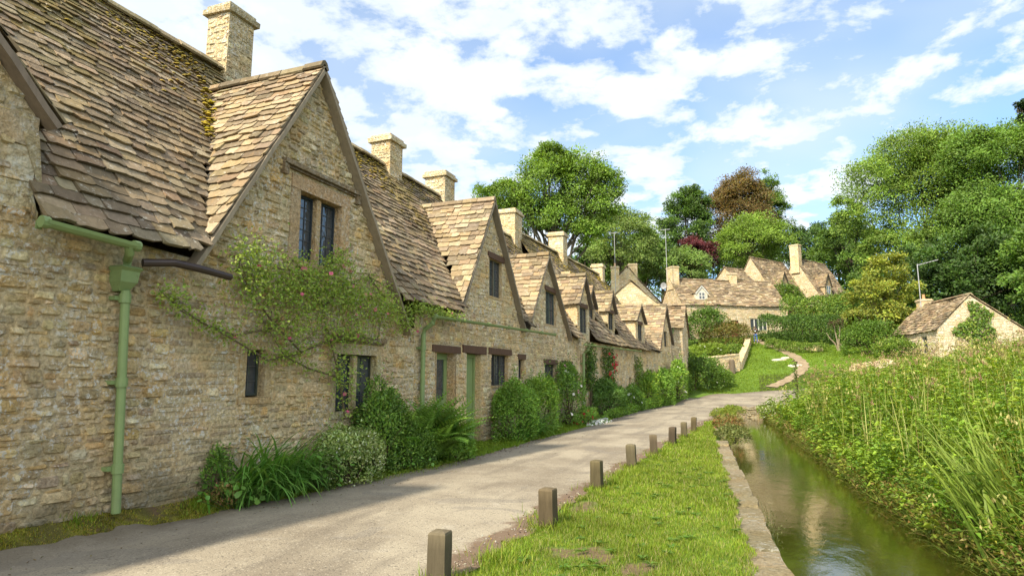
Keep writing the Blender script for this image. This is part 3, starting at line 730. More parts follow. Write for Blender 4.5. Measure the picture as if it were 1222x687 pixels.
def plank_door(F, parent, s0, s1, z0, z1, dep=.18, lint=.25):
    mb = MB(); n = 5; w_ = (s1-s0-.16)/n
    for i in range(n): F.box(mb, s0+.08+i*w_+.004, s0+.08+(i+1)*w_-.004, z0+.02, z1-.08, -dep-.05, -dep+U(-.002, .002), GREEN)
    o = mb.build('door', M['paint'], parent)
    q = MB(); F.box(q, s0, s0+.08, z0, z1, -dep-.05, -dep+.035, GREEN); F.box(q, s1-.08, s1, z0, z1, -dep-.05, -dep+.035, GREEN); F.box(q, s0+.08, s1-.08, z1-.08, z1, -dep-.05, -dep+.035, GREEN)
    q.build('door_frame', M['paint'], o)
    q = MB(); m = s0+.2
    q.tube([F.p(m, z0+.98, -dep+.0), F.p(m, z0+1.0, -dep+.05), F.p(m, z0+1.12, -dep+.06), F.p(m, z0+1.24, -dep+.05), F.p(m, z0+1.26, -dep)], .013, 6, (.01, .01, .01))
    F.box(q, m-.025, m+.025, z0+.93, z0+1.31, -dep+.003, -dep+.009, (.01, .01, .01)); q.build('handle', M['metal'], o)
    q = MB(); F.box(q, s0-.04, s0, z0, z1, -.34, -.003, HONEY[3]); F.box(q, s1, s1+.04, z0, z1, -.34, -.003, HONEY[1]); F.box(q, s0-.04, s1+.04, z0-.12, z0, -.34, .16, (.3, .26, .2), .006)
    q.build('door_surround', M['dress'], o)
    q = MB(); F.box(q, s0-lint, s1+lint, z1+.005, z1+.18, -.3, .04, (.10, .055, .035), .005); q.build('lintel', M['wood'], o)
plank_door(F1, C2, 12.69, 13.46, 0.0, 2.03)
chimney(C2, -8.6, 13.35, 6.3, 7.62, .56, .6, size=.8)
chimney(C2, -8.62, 16.35, 6.3, 7.6, .66, .66, size=.8)
gutter(F1, C2, 10.5, 18.2, 2.66, 2.8, .36, .055)
pipe(F1, C2, 10.52, [(0, 2.62, .33), (0, 2.52, .3), (0, 2.4, .12), (0, 2.3, .10), (0, .06, .10)], .045, collars=((0, 2.05, .1), (0, .9, .1)))

# ================================================================== cottage 3
R3 = Row(F1, 16.6, 22.4, 2.86, 6.83); R3.dorm = [Gb, Gc]
C3 = cottage('third cottage, wide-angled gable with dark leaded upper window, white rose at its corner', F1, 19.5)
H = [hole(18.42, 19.5, 3.15, 4.2, 'w'), hole(18.3, 19.4, 1.2, 1.9, 'w'), hole(20.2, 21.2, 1.15, 1.9, 'w')]
mb = wall(F1, [(16.6, 2.8), (18.4, 5.2), (20.7, 3.05), (22.4, 2.85)], gz(F1), H, size=1.05, pal=HONEY[1:3]+HONEY[5:8])
rear(mb, R3, 16.6, 22.4, (0, 0)); mb.build('wall', M['wall'], C3)
ro = R3.roof(C3, .19, .125, 3); R3.moss(ro, 500, 3, 1.1)
mb = MB(); R3.gable_roof(mb, Gc, .15, .19, .155, 9); mb.build('gable_roof', M['roof'], C3)
mb = MB(); rake(mb, F1, (16.45, 2.82), (18.4, 5.3), .0, .16, .05, (.2, .165, .12)); rake(mb, F1, (20.95, 2.8), (18.4, 5.3), .0, .16, .05, (.22, .18, .13)); mb.build('verge', M['wood'], C3)
window(F1, C3, 18.42, 19.5, 3.15, 4.2, 2, .1, kind='w', lintel=.12, nx=2, nz=4, frame=(.07, .09, .075))
window(F1, C3, 18.3, 19.4, 1.2, 1.9, 2, .12, kind='w', lintel=.15, nx=2, nz=3, frame=(.1, .11, .09))
window(F1, C3, 20.2, 21.2, 1.15, 1.9, 2, .12, kind='w', lintel=.15, nx=2, nz=3, frame=(.1, .11, .09))
chimney(C3, -8.62, 22.3, 6.4, 7.95, .66, .8, size=1., pots=0)

# ================================================================== cottage 4 (three small dormers)
F4 = Fr((-5.95, 22.4), (-5.4, 32.2)); R4 = Row(F4, 0, 12.2, 2.86, 7.2, -2.6)
Dd = (-.32, 4.15, .55, 5.35, 1.42, 4.15, 0); De = (2.75, 4.45, 3.45, 5.3, 4.15, 4.45, -.6); Df = (4.9, 4.4, 5.6, 5.35, 6.3, 4.4, -.3)
R4.dorm = [Dd, De, Df]
C4 = cottage('long low cottage in mid-terrace with three small stone dormers above a green gutter', F4, 5)
H = [hole(4.0, 4.45, 1.1, 1.6, 'w'), hole(7.5, 7.95, .9, 1.5, 'w')]
mb = wall(F4, [(0, 2.85), (9.82, 2.9)], gz(F4), H, size=1.15, relief=.7)
rear(mb, R4, 0, 12.1, (0, 1))
def small_dormer(R, parent, D, wmb, win, hood=True):
    F = R.F; sl, zl, sa, za, sr, zr_, d = D; i = .13
    wz = [(sl+i, zl), (sa, za-.12), (sr-i, zr_)]; h = hole(*win, 'w')
    F2 = Fr(F.p(0, 0, d)[:2], F.p(1, 0, d)[:2])
    wall(F2, wz, lambda s: R.zmain(d)-.1, [h], size=.9, mb=wmb)
    zt = zl+.05
    Fl = Fr(F.p(sl+i, 0, d-2.2)[:2], F.p(sl+i, 0, d)[:2]); wall(Fl, [(0, zt), (2.2, zt)], lambda s: R.zmain(d-2.2+s)-.05, size=1., mb=wmb, pal=PALE+HONEY[:2])
    Fq = Fr(F.p(sr-i, 0, d)[:2], F.p(sr-i, 0, d-2.2)[:2]); wall(Fq, [(0, zt), (2.2, zt)], lambda s: R.zmain(d-s)-.05, size=1., mb=wmb)
    q = MB(); R.gable_roof(q, D, .14, .2, .15, int(sa*7)); q.build('dormer_roof', M['roof'], parent)
    q = MB(); rake(q, F, (sl, zl), (sa, za), d, d+.15, .07); rake(q, F, (sr, zr_), (sa, za), d, d+.15, .07); q.build('verge', M['wood'], parent)
    window(F2, parent, *win, 2, .08, kind='w', lintel=.05, nx=1, nz=3, frame=(.06, .06, .055))
small_dormer(R4, C4, Dd, mb, (.12, 1.0, 3.15, 4.1)); small_dormer(R4, C4, De, mb, (3.05, 3.85, 3.65, 4.4)); small_dormer(R4, C4, Df, mb, (5.2, 6.0, 3.62, 4.38))
mb.build('wall', M['wall'], C4)
window(F4, C4, 4.0, 4.45, 1.1, 1.6, 1, .12, kind='w', nx=2, nz=2); window(F4, C4, 7.5, 7.95, .9, 1.5, 1, .12, kind='w', nx=2, nz=2)
ro = R4.roof(C4, .21, .15, 4); R4.moss(ro, 900, 4, 1.3, big=1.2)
q = MB(); rake(q, F4, (0, 0), (1, 0), 0, .01, .01); 
chimney(C4, *F4.p(5.0, 0, -2.6)[:2], 6.7, 8.15, .7, .7, size=1.1)
chimney(C4, *F4.p(11.6, 0, -2.6)[:2], 6.8, 7.75, .6, .6, size=1.2)
gutter(F4, C4, -.4, 8.5, 2.68, 2.78, .36, .055)
pipe(F4, C4, .12, [(0, 2.66, .34), (0, 2.5, .3), (0, 2.35, .12), (0, .06, .10)], .05, collars=((0, 2.0, .1),))

# ================================================================== cottage 5 (dormer and far gable), cottage 6 (end wing)
F5 = Fr((-5.4, 32.2), (-4.66, 39.5)); R5 = Row(F5, -.1, 7.3, 2.95, 5.45, -2.6)
Dg = (-.75, 4.3, .25, 5.2, 1.25, 4.3, 0); Gh = (3.75, 2.9, 5.86, 5.78, 7.6, 3.4, 0); R5.dorm = [Dg, Gh]
C5 = cottage('fifth cottage of the terrace, one dormer beside a steep slated gable with creepers below', F5, 3)
mb = wall(F5, [(0, 2.9), (3.9, 2.9), (5.86, 5.65), (7.3, 3.7)], gz(F5), [hole(1.8, 2.6, 1.2, 1.9, 'w'), hole(5.5, 6.3, 3.3, 4.2, 'w')], size=1.25)
rear(mb, R5, 0, 7.3, (0, 0))
small_dormer(R5, C5, Dg, mb, (-.15, .65, 3.3, 4.2)); mb.build('wall', M['wall'], C5)
window(F5, C5, 1.8, 2.6, 1.2, 1.9, 2, .12, kind='w'); window(F5, C5, 5.5, 6.3, 3.3, 4.2, 2, .12, kind='w')
R5.roof(C5, .23, .17, 5)
mb = MB(); R5.gable_roof(mb, Gh, .15, .22, .18, 13, 4.4); mb.build('gable_roof', M['roof'], C5)
mb = MB(); rake(mb, F5, (3.75, 2.9), (5.86, 5.78), 0, .16, .1); rake(mb, F5, (7.6, 3.4), (5.86, 5.78), 0, .16, .1); mb.build('verge', M['wood'], C5)

for (mb_, R_), T_ in zip(REAR, (C1, C2, C3, C4, C5)):
    mb_.build('rear_wall', M['wall'], T_)
def house(name, label, O, ang, L, W, zb, ze0, ze1, zr, rp=.5, size=1.5, pal=PALE, e=.3, group=None, over=.18, cat='cottage', holes={}, ws=1., lich=None):
    """gabled house: O front corner, ridge along ang; returns thing and frames (front, end0, back, end1)"""
    u = (cos(ang), sin(ang)); v = (-u[1], u[0]); P = lambda a, b: (O[0]+u[0]*a+v[0]*b, O[1]+u[1]*a+v[1]*b)
    T = thing(name, label, cat, (O[0], O[1], zb), group)
    Ff, Fe1, Fb, Fe0 = Fr(P(0, 0), P(L, 0)), Fr(P(L, 0), P(L, W)), Fr(P(L, W), P(0, W)), Fr(P(0, W), P(0, 0))
    mb = MB(); bz = lambda s: zb; kw = dict(size=size, pal=pal, mb=mb, mortar=(.44, .37, .26), relief=1.)
    wall(Ff, [(0, ze0), (L, ze0)], bz, holes.get('f', ()), **kw); wall(Fb, [(0, ze1), (L, ze1)], bz, holes.get('b', ()), **kw)
    wall(Fe0, [(0, ze1), (W*(1-rp), zr-.08), (W, ze0)], bz, holes.get('e0', ()), **kw); wall(Fe1, [(0, ze0), (W*rp, zr-.08), (W, ze1)], bz, holes.get('e1', ()), **kw)
    mb.build('wall', M['wall'], T)
    mb = MB(); ax = (u[0], u[1], 0)
    k0, k1 = (zr-ze0)/(W*rp), (zr-ze1)/(W*(1-rp))
    for (b, z, k) in ((-over, ze0-over*k0, 0), (W+over, ze1-over*k1, 1)):
        q = P(-over*.7, b); O3 = V3((q[0], q[1], z)); r = P(-over*.7, W*rp); T3 = V3((r[0], r[1], zr)); l = np.linalg.norm(T3-O3)
        slates(mb, O3, ax, (T3-O3)/l, lambda t: (0, L+over*1.4), l, e, e*.6, None, .05, wmul=1.25*ws, seed=L+k, th=.04, pal=TILE+[(.35, .27, .18), (.38, .31, .22)])
    a, b = P(-over*.7, W*rp), P(L+over*.7, W*rp); ridge(mb, (*a, zr+.06), (*b, zr+.06), .16)
    mb.build('roof', M['roof'], T)
    return T, Ff, Fe0, Fb, Fe1, P
# end wing
Tw, a_, b_, c_, d_, Pw = house('stone_cottage', 'end cottage of the terrace, pale wall with a green downpipe facing down the lane', (-8.2, 39.6), 0., 4.2, 3.6, .3, 4.62, 4.3, 6.1, .5, 1.2, group=ROWG, e=.26)
pipe(a_, Tw, 3.2, [(.5, 4.5, .12), (.45, 4.2, .1), (0, 4.0, .08), (0, .5, .08)], .05)
for k, (nm, a, z0, z1) in enumerate((('w', .8, 1.5, 2.4),)): pass

# ================================================================== houses up the hill
FAR = 'stone houses on the slope beyond the lane'
x0, y0 = at(797, 60)
TA, f, e0_, b, e1_, P = house('stone_cottage', 'broad plain-gabled stone house behind the end of the terrace', (x0, y0), radians(98), 9, 6.6, 3.5, 7.9, 7.9, 10.95, group=FAR)
x0, y0 = at(792, 69)
TB, f, e0_, b, e1_, P = house('stone_cottage', 'taller stone house half hidden behind the plain gable, stack on its front apex', (x0, y0), radians(100), 8, 7.4, 5, 9.6, 9.6, 13.9, group=FAR)
chimney(TB, *P(.5, 3.0), 12.2, 14.2, 1.1, 1.0, radians(100), size=1.5)
chimney(TB, *at(737, 70), 8, 13.9, .9, .9, radians(100), pots=1, size=1.5)
x0, y0 = at(819, 71); A = radians(33)
wn = [(4.0, 4.9, 7.0, 8.1), (8.4, 10.6, 6.9, 8.3), (5.9, 6.8, 6, 8.0)]
TC, f, e0_, b, e1_, P = house('stone_cottage', 'long stone house with one small white dormer above the round bushes', (x0, y0), A, 13.4, 6.2, 5.6, 9.85, 9.6, 13.2, group=FAR, holes={'f': [hole(*q, 'w') for q in wn]})
for q, nl in ((wn[0], 2), (wn[1], 4)): window(f, TC, *q, nl, .1, kind='w', nx=1, nz=2, frame=(.6, .58, .52), fw=.06)
mb = MB(); f.box(mb, *wn[2], -.2, -.1, (.16, .04, .03)); mb.build('door', M['wood'], TC)
chimney(TC, *P(.35, 3.1), 12.2, 14.6, 1.5, .9, A+pi/2, size=1.5); chimney(TC, *P(8.2, 3.1), 12.4, 14.1, .9, .8, A, size=1.5)
def far_dormer(T, f, s, z, w_, h, d, white=False, hp=1.1):
    """gabled dormer on a far roof: face, cheeks, window, its own little roof"""
    c = (.62, .6, .55) if white else (.42, .34, .22); mb = MB()
    p = [f.p(s-w_/2, z, d), f.p(s+w_/2, z, d), f.p(s+w_/2, z+h, d), f.p(s, z+h+w_*.5*hp, d), f.p(s-w_/2, z+h, d)]
    q = [f.p(s-w_/2, z, d-2.4), f.p(s+w_/2, z, d-2.4), f.p(s+w_/2, z+h, d-2.4), f.p(s, z+h+w_*.5*hp, d-2.4), f.p(s-w_/2, z+h, d-2.4)]
    mb.add(p+q, [(0, 1, 2, 3, 4), (0, 5, 9, 4), (1, 2, 7, 6)], c); o = mb.build('dormer', M['dress'], T)
    mb = MB(); dn = (-f.n[0], -f.n[1], 0)
    for sg in (-1, 1):
        O3 = V3(f.p(s+sg*(w_/2+.12), z+h-.12*hp, d+.15)); T3 = V3(f.p(s, z+h+w_*.5*hp+.04, d+.15)); l = np.linalg.norm(T3-O3)
        slates(mb, O3, dn, (T3-O3)/l, lambda t: (0, 2.6), l, .24, .2, None, 0, th=.035, seed=s)
    mb.build('dormer_roof', M['roof'], o)
    F2 = Fr(f.p(0, 0, d+.02)[:2], f.p(1, 0, d+.02)[:2])
    mb = MB(); rake(mb, F2, (s-w_/2-.12, z+h-.14), (s, z+h+w_*.5*hp), 0, .1, .12, (.6, .58, .53) if white else (.07, .06, .05)); rake(mb, F2, (s+w_/2+.12, z+h-.14), (s, z+h+w_*.5*hp), 0, .1, .12, (.6, .58, .53) if white else (.07, .06, .05)); mb.build('verge', M['wood'], o)
    ww = w_*.55; mb = MB(); F2.box(mb, s-ww/2, s+ww/2, z+h*.25, z+h*.95, 0, .02, (.02, .02, .025)); wo = mb.build('window', M['glass'], o)
    mb = MB(); fc = (.65, .63, .58)
    for a in (-ww/2, -.04, ww/2-.06): F2.box(mb, s+a, s+a+.07, z+h*.25, z+h*.95, .02, .05, fc)
    for zz in (z+h*.22, z+h*.6, z+h*.93): F2.box(mb, s-ww/2, s+ww/2, zz, zz+.06, .02, .045, fc)
    mb.build('window_frame', M['paint'], wo)
far_dormer(TC, f, 2.6, 10.2, 1.5, 1.1, -.5, True)
x0, y0 = at(884, 84)
TS, f, e0_, b, e1_, P = house('stone_cottage', 'small gabled outhouse showing above the long roof, left of the twin houses', (x0, y0), radians(55), 4, 3.4, 9.5, 14.8, 14.8, 16.6, group=FAR)
x0, y0 = at(930, 85); A = radians(57)
TD, f, e0_, b, e1_, P = house('stone_cottage', 'left of the twin steep-roofed houses, wide bright gable end', (x0, y0), A, 8.6, 6.8, 8.5, 12.9, 12.9, 18.5, group=FAR, e=.36)
far_dormer(TD, f, 2.6, 12.8, 1.9, 1.6, .06, False, 1.9)
x0, y0 = at(986, 88)
TD2, f, e0_, b, e1_, P = house('stone_cottage', 'right of the twin steep-roofed houses, tall chimney at its gable end', (x0, y0), A, 8.6, 7.0, 9, 13.0, 13.0, 18.9, group=FAR, e=.36)
far_dormer(TD2, f, 2.2, 13.0, 1.9, 1.6, .06, False, 1.9)
chimney(TD2, *P(.2, 3.4), 17, 20.9, 1.3, .9, A+pi/2, size=1.5)
# small cottage on the right bank
cx_, cy_ = at(1124, 46); A = radians(101.4); g_ = (cos(A-pi/2), sin(A-pi/2)); Wd = 6.6
TE, f, e0_, b, e1_, P = house('stone_cottage', 'small pale cottage above the stream bank, creeper on its gable', (cx_+g_[0]*Wd, cy_+g_[1]*Wd), A, 7.6, Wd, 2.6, 4.2, 5.05, 7.55, .64, 1.7, e=.3, group=None, holes={'b': [hole(5.0, 5.9, 3.3, 4.6, 'w')]}, pal=[(.56, .49, .37), (.52, .45, .33), (.6, .53, .41)], over=.15)
window(b, TE, 5.0, 5.9, 3.3, 4.6, 1, .12, kind='w', nx=2, nz=3, frame=(.5, .48, .42), fw=.05)
chimney(TE, *P(7.0, 4.2), 6.2, 8.0, .8, .9, A, size=1.5, pots=1)
mb = MB(); p = P(7.0, 4.2); p = (p[0]-.35, p[1]-.5); mb.tube([(p[0], p[1], 7.2), (p[0], p[1], 11.0)], .035, 6, (.3, .3, .31))
q = (p[0]+1.5, p[1]-.15, 11.25); mb.tube([(p[0], p[1], 10.9), q], .03, 6, (.3, .3, .31))
for k in range(6):
    t = .25+.14*k; c = (p[0]+1.5*t, p[1]-.15*t, 10.92+.3*t); mb.tube([(c[0]-.02, c[1]-.3, c[2]), (c[0]+.02, c[1]+.3, c[2])], .014, 5, (.3, .3, .31))
mb.build('aerial', M['metal'], TE)
for (px, d, top, zb, T) in ((733, 69, 277, 9, TB), (794, 72, 273, 12.6, TC)):
    x, y, z = at(px, d, top); mb = MB(); mb.tube([(x, y, zb), (x, y, z)], .03, 6, (.35, .35, .36)); mb.tube([(x-.6, y, z-.1), (x+.5, y, z-.1)], .03, 5, (.35, .35, .36)); mb.tube([(x-.3, y-.2, z-.1), (x-.3, y+.2, z-.1)], .02, 5, (.35, .35, .36)); mb.build('aerial', M['metal'], T)
x, y, z = at(792, 71.2, 341); mb = MB(); vs = [(x, y, z)]
for k in range(14): a = 2*pi*k/14; vs.append((x+.34*cos(a), y-.12, z+.4*sin(a)))
mb.add(vs, [(0, 1+k, 1+(k+1) % 14) for k in range(14)], (.26, .26, .26)); mb.tube([(x, y, z), (x, y-.4, z-.1)], .03, 5, (.3, .3, .3)); mb.tube([(x, y, z), (x+.5, y+.5, z-.2)], .03, 5, (.3, .3, .3)); mb.build('satellite_dish', M['metal'], TC)
# ------------------------------------------------------------------ foliage tools
def ru(n, k=3):
    v = RN.normal(0, 1, (n, k)); return v/np.linalg.norm(v, axis=1, keepdims=True)
def nrm(v): return v/(np.linalg.norm(v, axis=-1, keepdims=True)+1e-9)
class LV:
    """leaves and blades gathered into one mesh"""
    def __init__(s): s.V = []; s.T = []; s.C = []; s.n = 0
    def raw(s, V, T, C):
        s.V.append(V); s.T.append(T+s.n); s.C.append(C); s.n += len(V)
    def leaves(s, P, D, N, L, W, C, fold=.25, droop=.15):
        n = len(P)
        if not n: return
        L = np.broadcast_to(L, (n,))[:, None]; W = np.broadcast_to(W, (n,))[:, None]
        D = nrm(D); S = nrm(np.cross(D, N)); N = nrm(np.cross(S, D))
        m = P+D*L*.42; tip = P+D*L-N*L*droop
        V = np.stack([P, m+S*W*.5+N*W*fold, m-S*W*.5+N*W*fold, tip], 1).reshape(-1, 3)
        b = np.arange(n)[:, None]*4
        T = np.concatenate([b+np.array((0, 1, 3)), b+np.array((0, 3, 2))], 0)
        s.raw(V, T, np.repeat(C, 4, 0))
    def rounds(s, P, D, N, R, C, k=7, cup=.15):
        """lobed round leaves or blooms: small fans"""
        n = len(P)
        if not n: return
        R = np.broadcast_to(R, (n,))[:, None]; D = nrm(D); S = nrm(np.cross(D, N)); N = nrm(np.cross(S, D)); V = [P]
        for i in range(k):
            a = 2*pi*i/k; q = R*(1. if i % 2 else .78); V.append(P+(D*cos(a)+S*sin(a))*q+N*R*cup)
        V = np.stack(V, 1).reshape(-1, 3); b = np.arange(n)[:, None]*(k+1)
        T = np.concatenate([b+np.array((0, 1+i, 1+(i+1) % k)) for i in range(k)], 0); s.raw(V, T, np.repeat(C, k+1, 0))
    def blades(s, P, az, L, W, th0, th1, C, k=5, tipc=None, flat=False):
        n = len(P)
        if not n: return None
        L, W, th0, th1 = (np.broadcast_to(q, (n,)) for q in (L, W, th0, th1))
        h = np.stack([np.cos(az), np.sin(az), 0*az], 1); S = np.stack([-np.sin(az), np.cos(az), 0*az], 1); Z = np.array((0, 0, 1.))
        if not flat: tw = RN.uniform(-.6, .6, n)[:, None]; S2 = nrm(S+h*tw)
        else: S2 = S
        c = P.copy(); V = []; sp = [c]; dr = []
        for i in range(k+1):
            t = i/k; w_ = W*(1-t**2.2)*(.55+.45*min(1, t*4)); 
            V.append(c+S2*w_[:, None]*.5); V.append(c-S2*w_[:, None]*.5)
            th = th0+th1*t; d = h*np.sin(th)[:, None]+Z*np.cos(th)[:, None]; dr.append(d); c = c+d*(L/k)[:, None]; sp.append(c)
        V = np.stack(V, 1).reshape(-1, 3); b = np.arange(n)[:, None]*(2*(k+1)); T = []
        for i in range(k): T += [b+np.array((2*i, 2*i+1, 2*i+3)), b+np.array((2*i, 2*i+3, 2*i+2))]
        Cc = np.repeat(C[:, None], 2*(k+1), 1)
        if tipc is not None:
            g = np.repeat(np.linspace(0, 1, k+1), 2)[None, :, None]; Cc = Cc*(1-g)+np.array(tipc)*g
        s.raw(V, np.concatenate(T, 0), Cc.reshape(-1, 3)); return sp[:-1], dr, S
    def build(s, name, mat, parent=None, org=None):
        return npmesh(name, np.concatenate(s.V), np.concatenate(s.T), np.concatenate(s.C), mat, parent, org)
def pick(pal, n, var=.18, hv=.08):
    pal = np.array(pal); C = pal[RN.integers(0, len(pal), n)]*RN.uniform(1-var, 1+var, (n, 1))*RN.uniform(1-hv, 1+hv, (n, 3)); return np.clip(C, .004, 1)
MID = [(.10, .185, .028), (.12, .21, .03), (.085, .16, .026), (.14, .225, .035)]
DARK = [(.05, .105, .02), (.065, .125, .024), (.045, .09, .018), (.08, .14, .026)]
LIME = [(.18, .26, .035), (.21, .285, .04), (.15, .225, .03), (.235, .29, .055)]
YEL = [(.21, .235, .035), (.17, .205, .03), (.24, .25, .04)]
COPPER = [(.16, .105, .035), (.18, .115, .035), (.12, .085, .032), (.14, .13, .035), (.2, .12, .03)]
PURP = [(.10, .02, .026), (.13, .028, .034), (.07, .02, .022)]
def lumps(c, r, n, K=14, lump=.42, seed=0, up=.0, shell=.75):
    """points and outward vectors in a lumpy ellipsoid"""
    c, r = np.array(c, float), np.array(r, float); rs = np.random.default_rng(seed+5)
    u = rs.normal(0, 1, (K, 3)); u /= np.linalg.norm(u, axis=1, keepdims=True); u[:, 2] = np.abs(u[:, 2])*.9-.25+up
    lc = u*rs.uniform(.45, .75, (K, 1)); lr = lump*rs.uniform(.7, 1.25, K)
    lc = np.concatenate([lc, [[0, 0, 0]]]); lr = np.append(lr, .62); pr = lr**2/sum(lr**2)
    k = RN.choice(K+1, n, p=pr); o = ru(n); o[:, 2] = np.where(o[:, 2] < -.35, -o[:, 2], o[:, 2])
    p = lc[k]+o*lr[k][:, None]*RN.uniform(shell, 1.05, (n, 1)); out = nrm(o+lc[k]*.6)
    return c+p*r, out
def shrub(name, label, x, y, rx, ry, h, n, L, pal, cat='shrub', W=None, group=None, seed=0, z=None, up=.35, flowers=None, K=14, stems=9, parent=None, mound=1., part='foliage', droop=.15):
    zg = h1(x, y) if z is None else z
    T = thing(name, label, cat, (x, y, zg), group) if parent is None else parent
    P, O = lumps((x, y, zg+h*.45), (rx, ry, h*.57), n, K, seed=seed)
    q = RN.uniform(0, 1, n) < .3; a_ = RN.uniform(0, 2*pi, n); k_ = 1+.12*np.sin(a_*3+seed)+.08*np.sin(a_*7+seed); r_ = RN.uniform(.72, .98, n)*k_
    P[q, 0] = (x+rx*r_*np.cos(a_))[q]; P[q, 1] = (y+ry*r_*np.sin(a_))[q]; P[q, 2] = (zg+RN.uniform(0, h*.6, n))[q]; O[q] = np.stack([np.cos(a_), np.sin(a_), .3+0*a_], 1)[q]
    lo = P[:, 2] < zg+.02; P[lo, 2] = zg+RN.uniform(0, h*.3, lo.sum())
    D = nrm(O*.8+ru(n)*.75+np.array((0, 0, up*.6))); N = nrm(O+ru(n)*.5+np.array((0, 0, .6)))
    lv = LV(); tone = 1+.22*np.sin(P[:, 0]*5/rx**.5+seed)*np.sin(P[:, 1]*4/ry**.5+P[:, 2]*6/h**.5+seed)
    lv.leaves(P, D, N, L*RN.uniform(.55, 1.3, n), (W or L*.5)*RN.uniform(.6, 1.2, n), pick(pal, n, .24)*tone[:, None], droop=droop)
    ns = 26; k = RN.integers(0, n, ns)      # wayward shoots breaking the outline
    for j in range(7):
        q = P[k]+(O[k]*.35+np.array((0, 0, .8)))*(h*.045*j)*(.4+.6*(np.arange(ns)[:, None] % 5)/4)+RN.normal(0, L*.15, (ns, 3))
        for _ in range(2): lv.leaves(q, ru(ns)+np.array((0, 0, .4)), ru(ns)+np.array((0, 0, .7)), L*RN.uniform(.5, 1.1, ns), L*.45, pick(pal, ns, .2)*1.1)
    lv.build(part, M['leaf'], T)
    if stems and parent is None:
        mb = MB()
        for i in range(stems):
            q = P[RN.integers(0, n)]; a = (x+U(-.12, .12)*rx, y+U(-.12, .12)*ry, zg-.05)
            m = ((a[0]+q[0])/2+U(-.05, .05), (a[1]+q[1])/2, (a[2]+q[2])/2+.05*h); mb.tube([a, m, tuple(q)], [.012+.008*h, .009+.004*h, .004], 5, (.09, .065, .04))
        mb.build('stems', M['bark'], T)
    if flowers:
        for (nf, R, pf, nm) in flowers:
            k = RN.integers(0, n, nf); bloom(nm, P[k]+O[k]*R*.7, O[k], R, pf, T)
    return T
def bloom(name, P, O, R, pal, T, whorls=2):
    lv = LV(); n = len(P); C = pick(pal, n, .12, .04)
    for w_ in range(whorls):
        N = nrm(O+ru(n)*.35); D = nrm(np.cross(N, ru(n))); lv.rounds(P+N*R*.15*w_, D, N, R*(1-.3*w_)*RN.uniform(.7, 1.2, n), np.clip(C*(1-.12*w_), 0, 1), 8, .25+.35*w_)
    return lv.build(name, M['petal'], T)
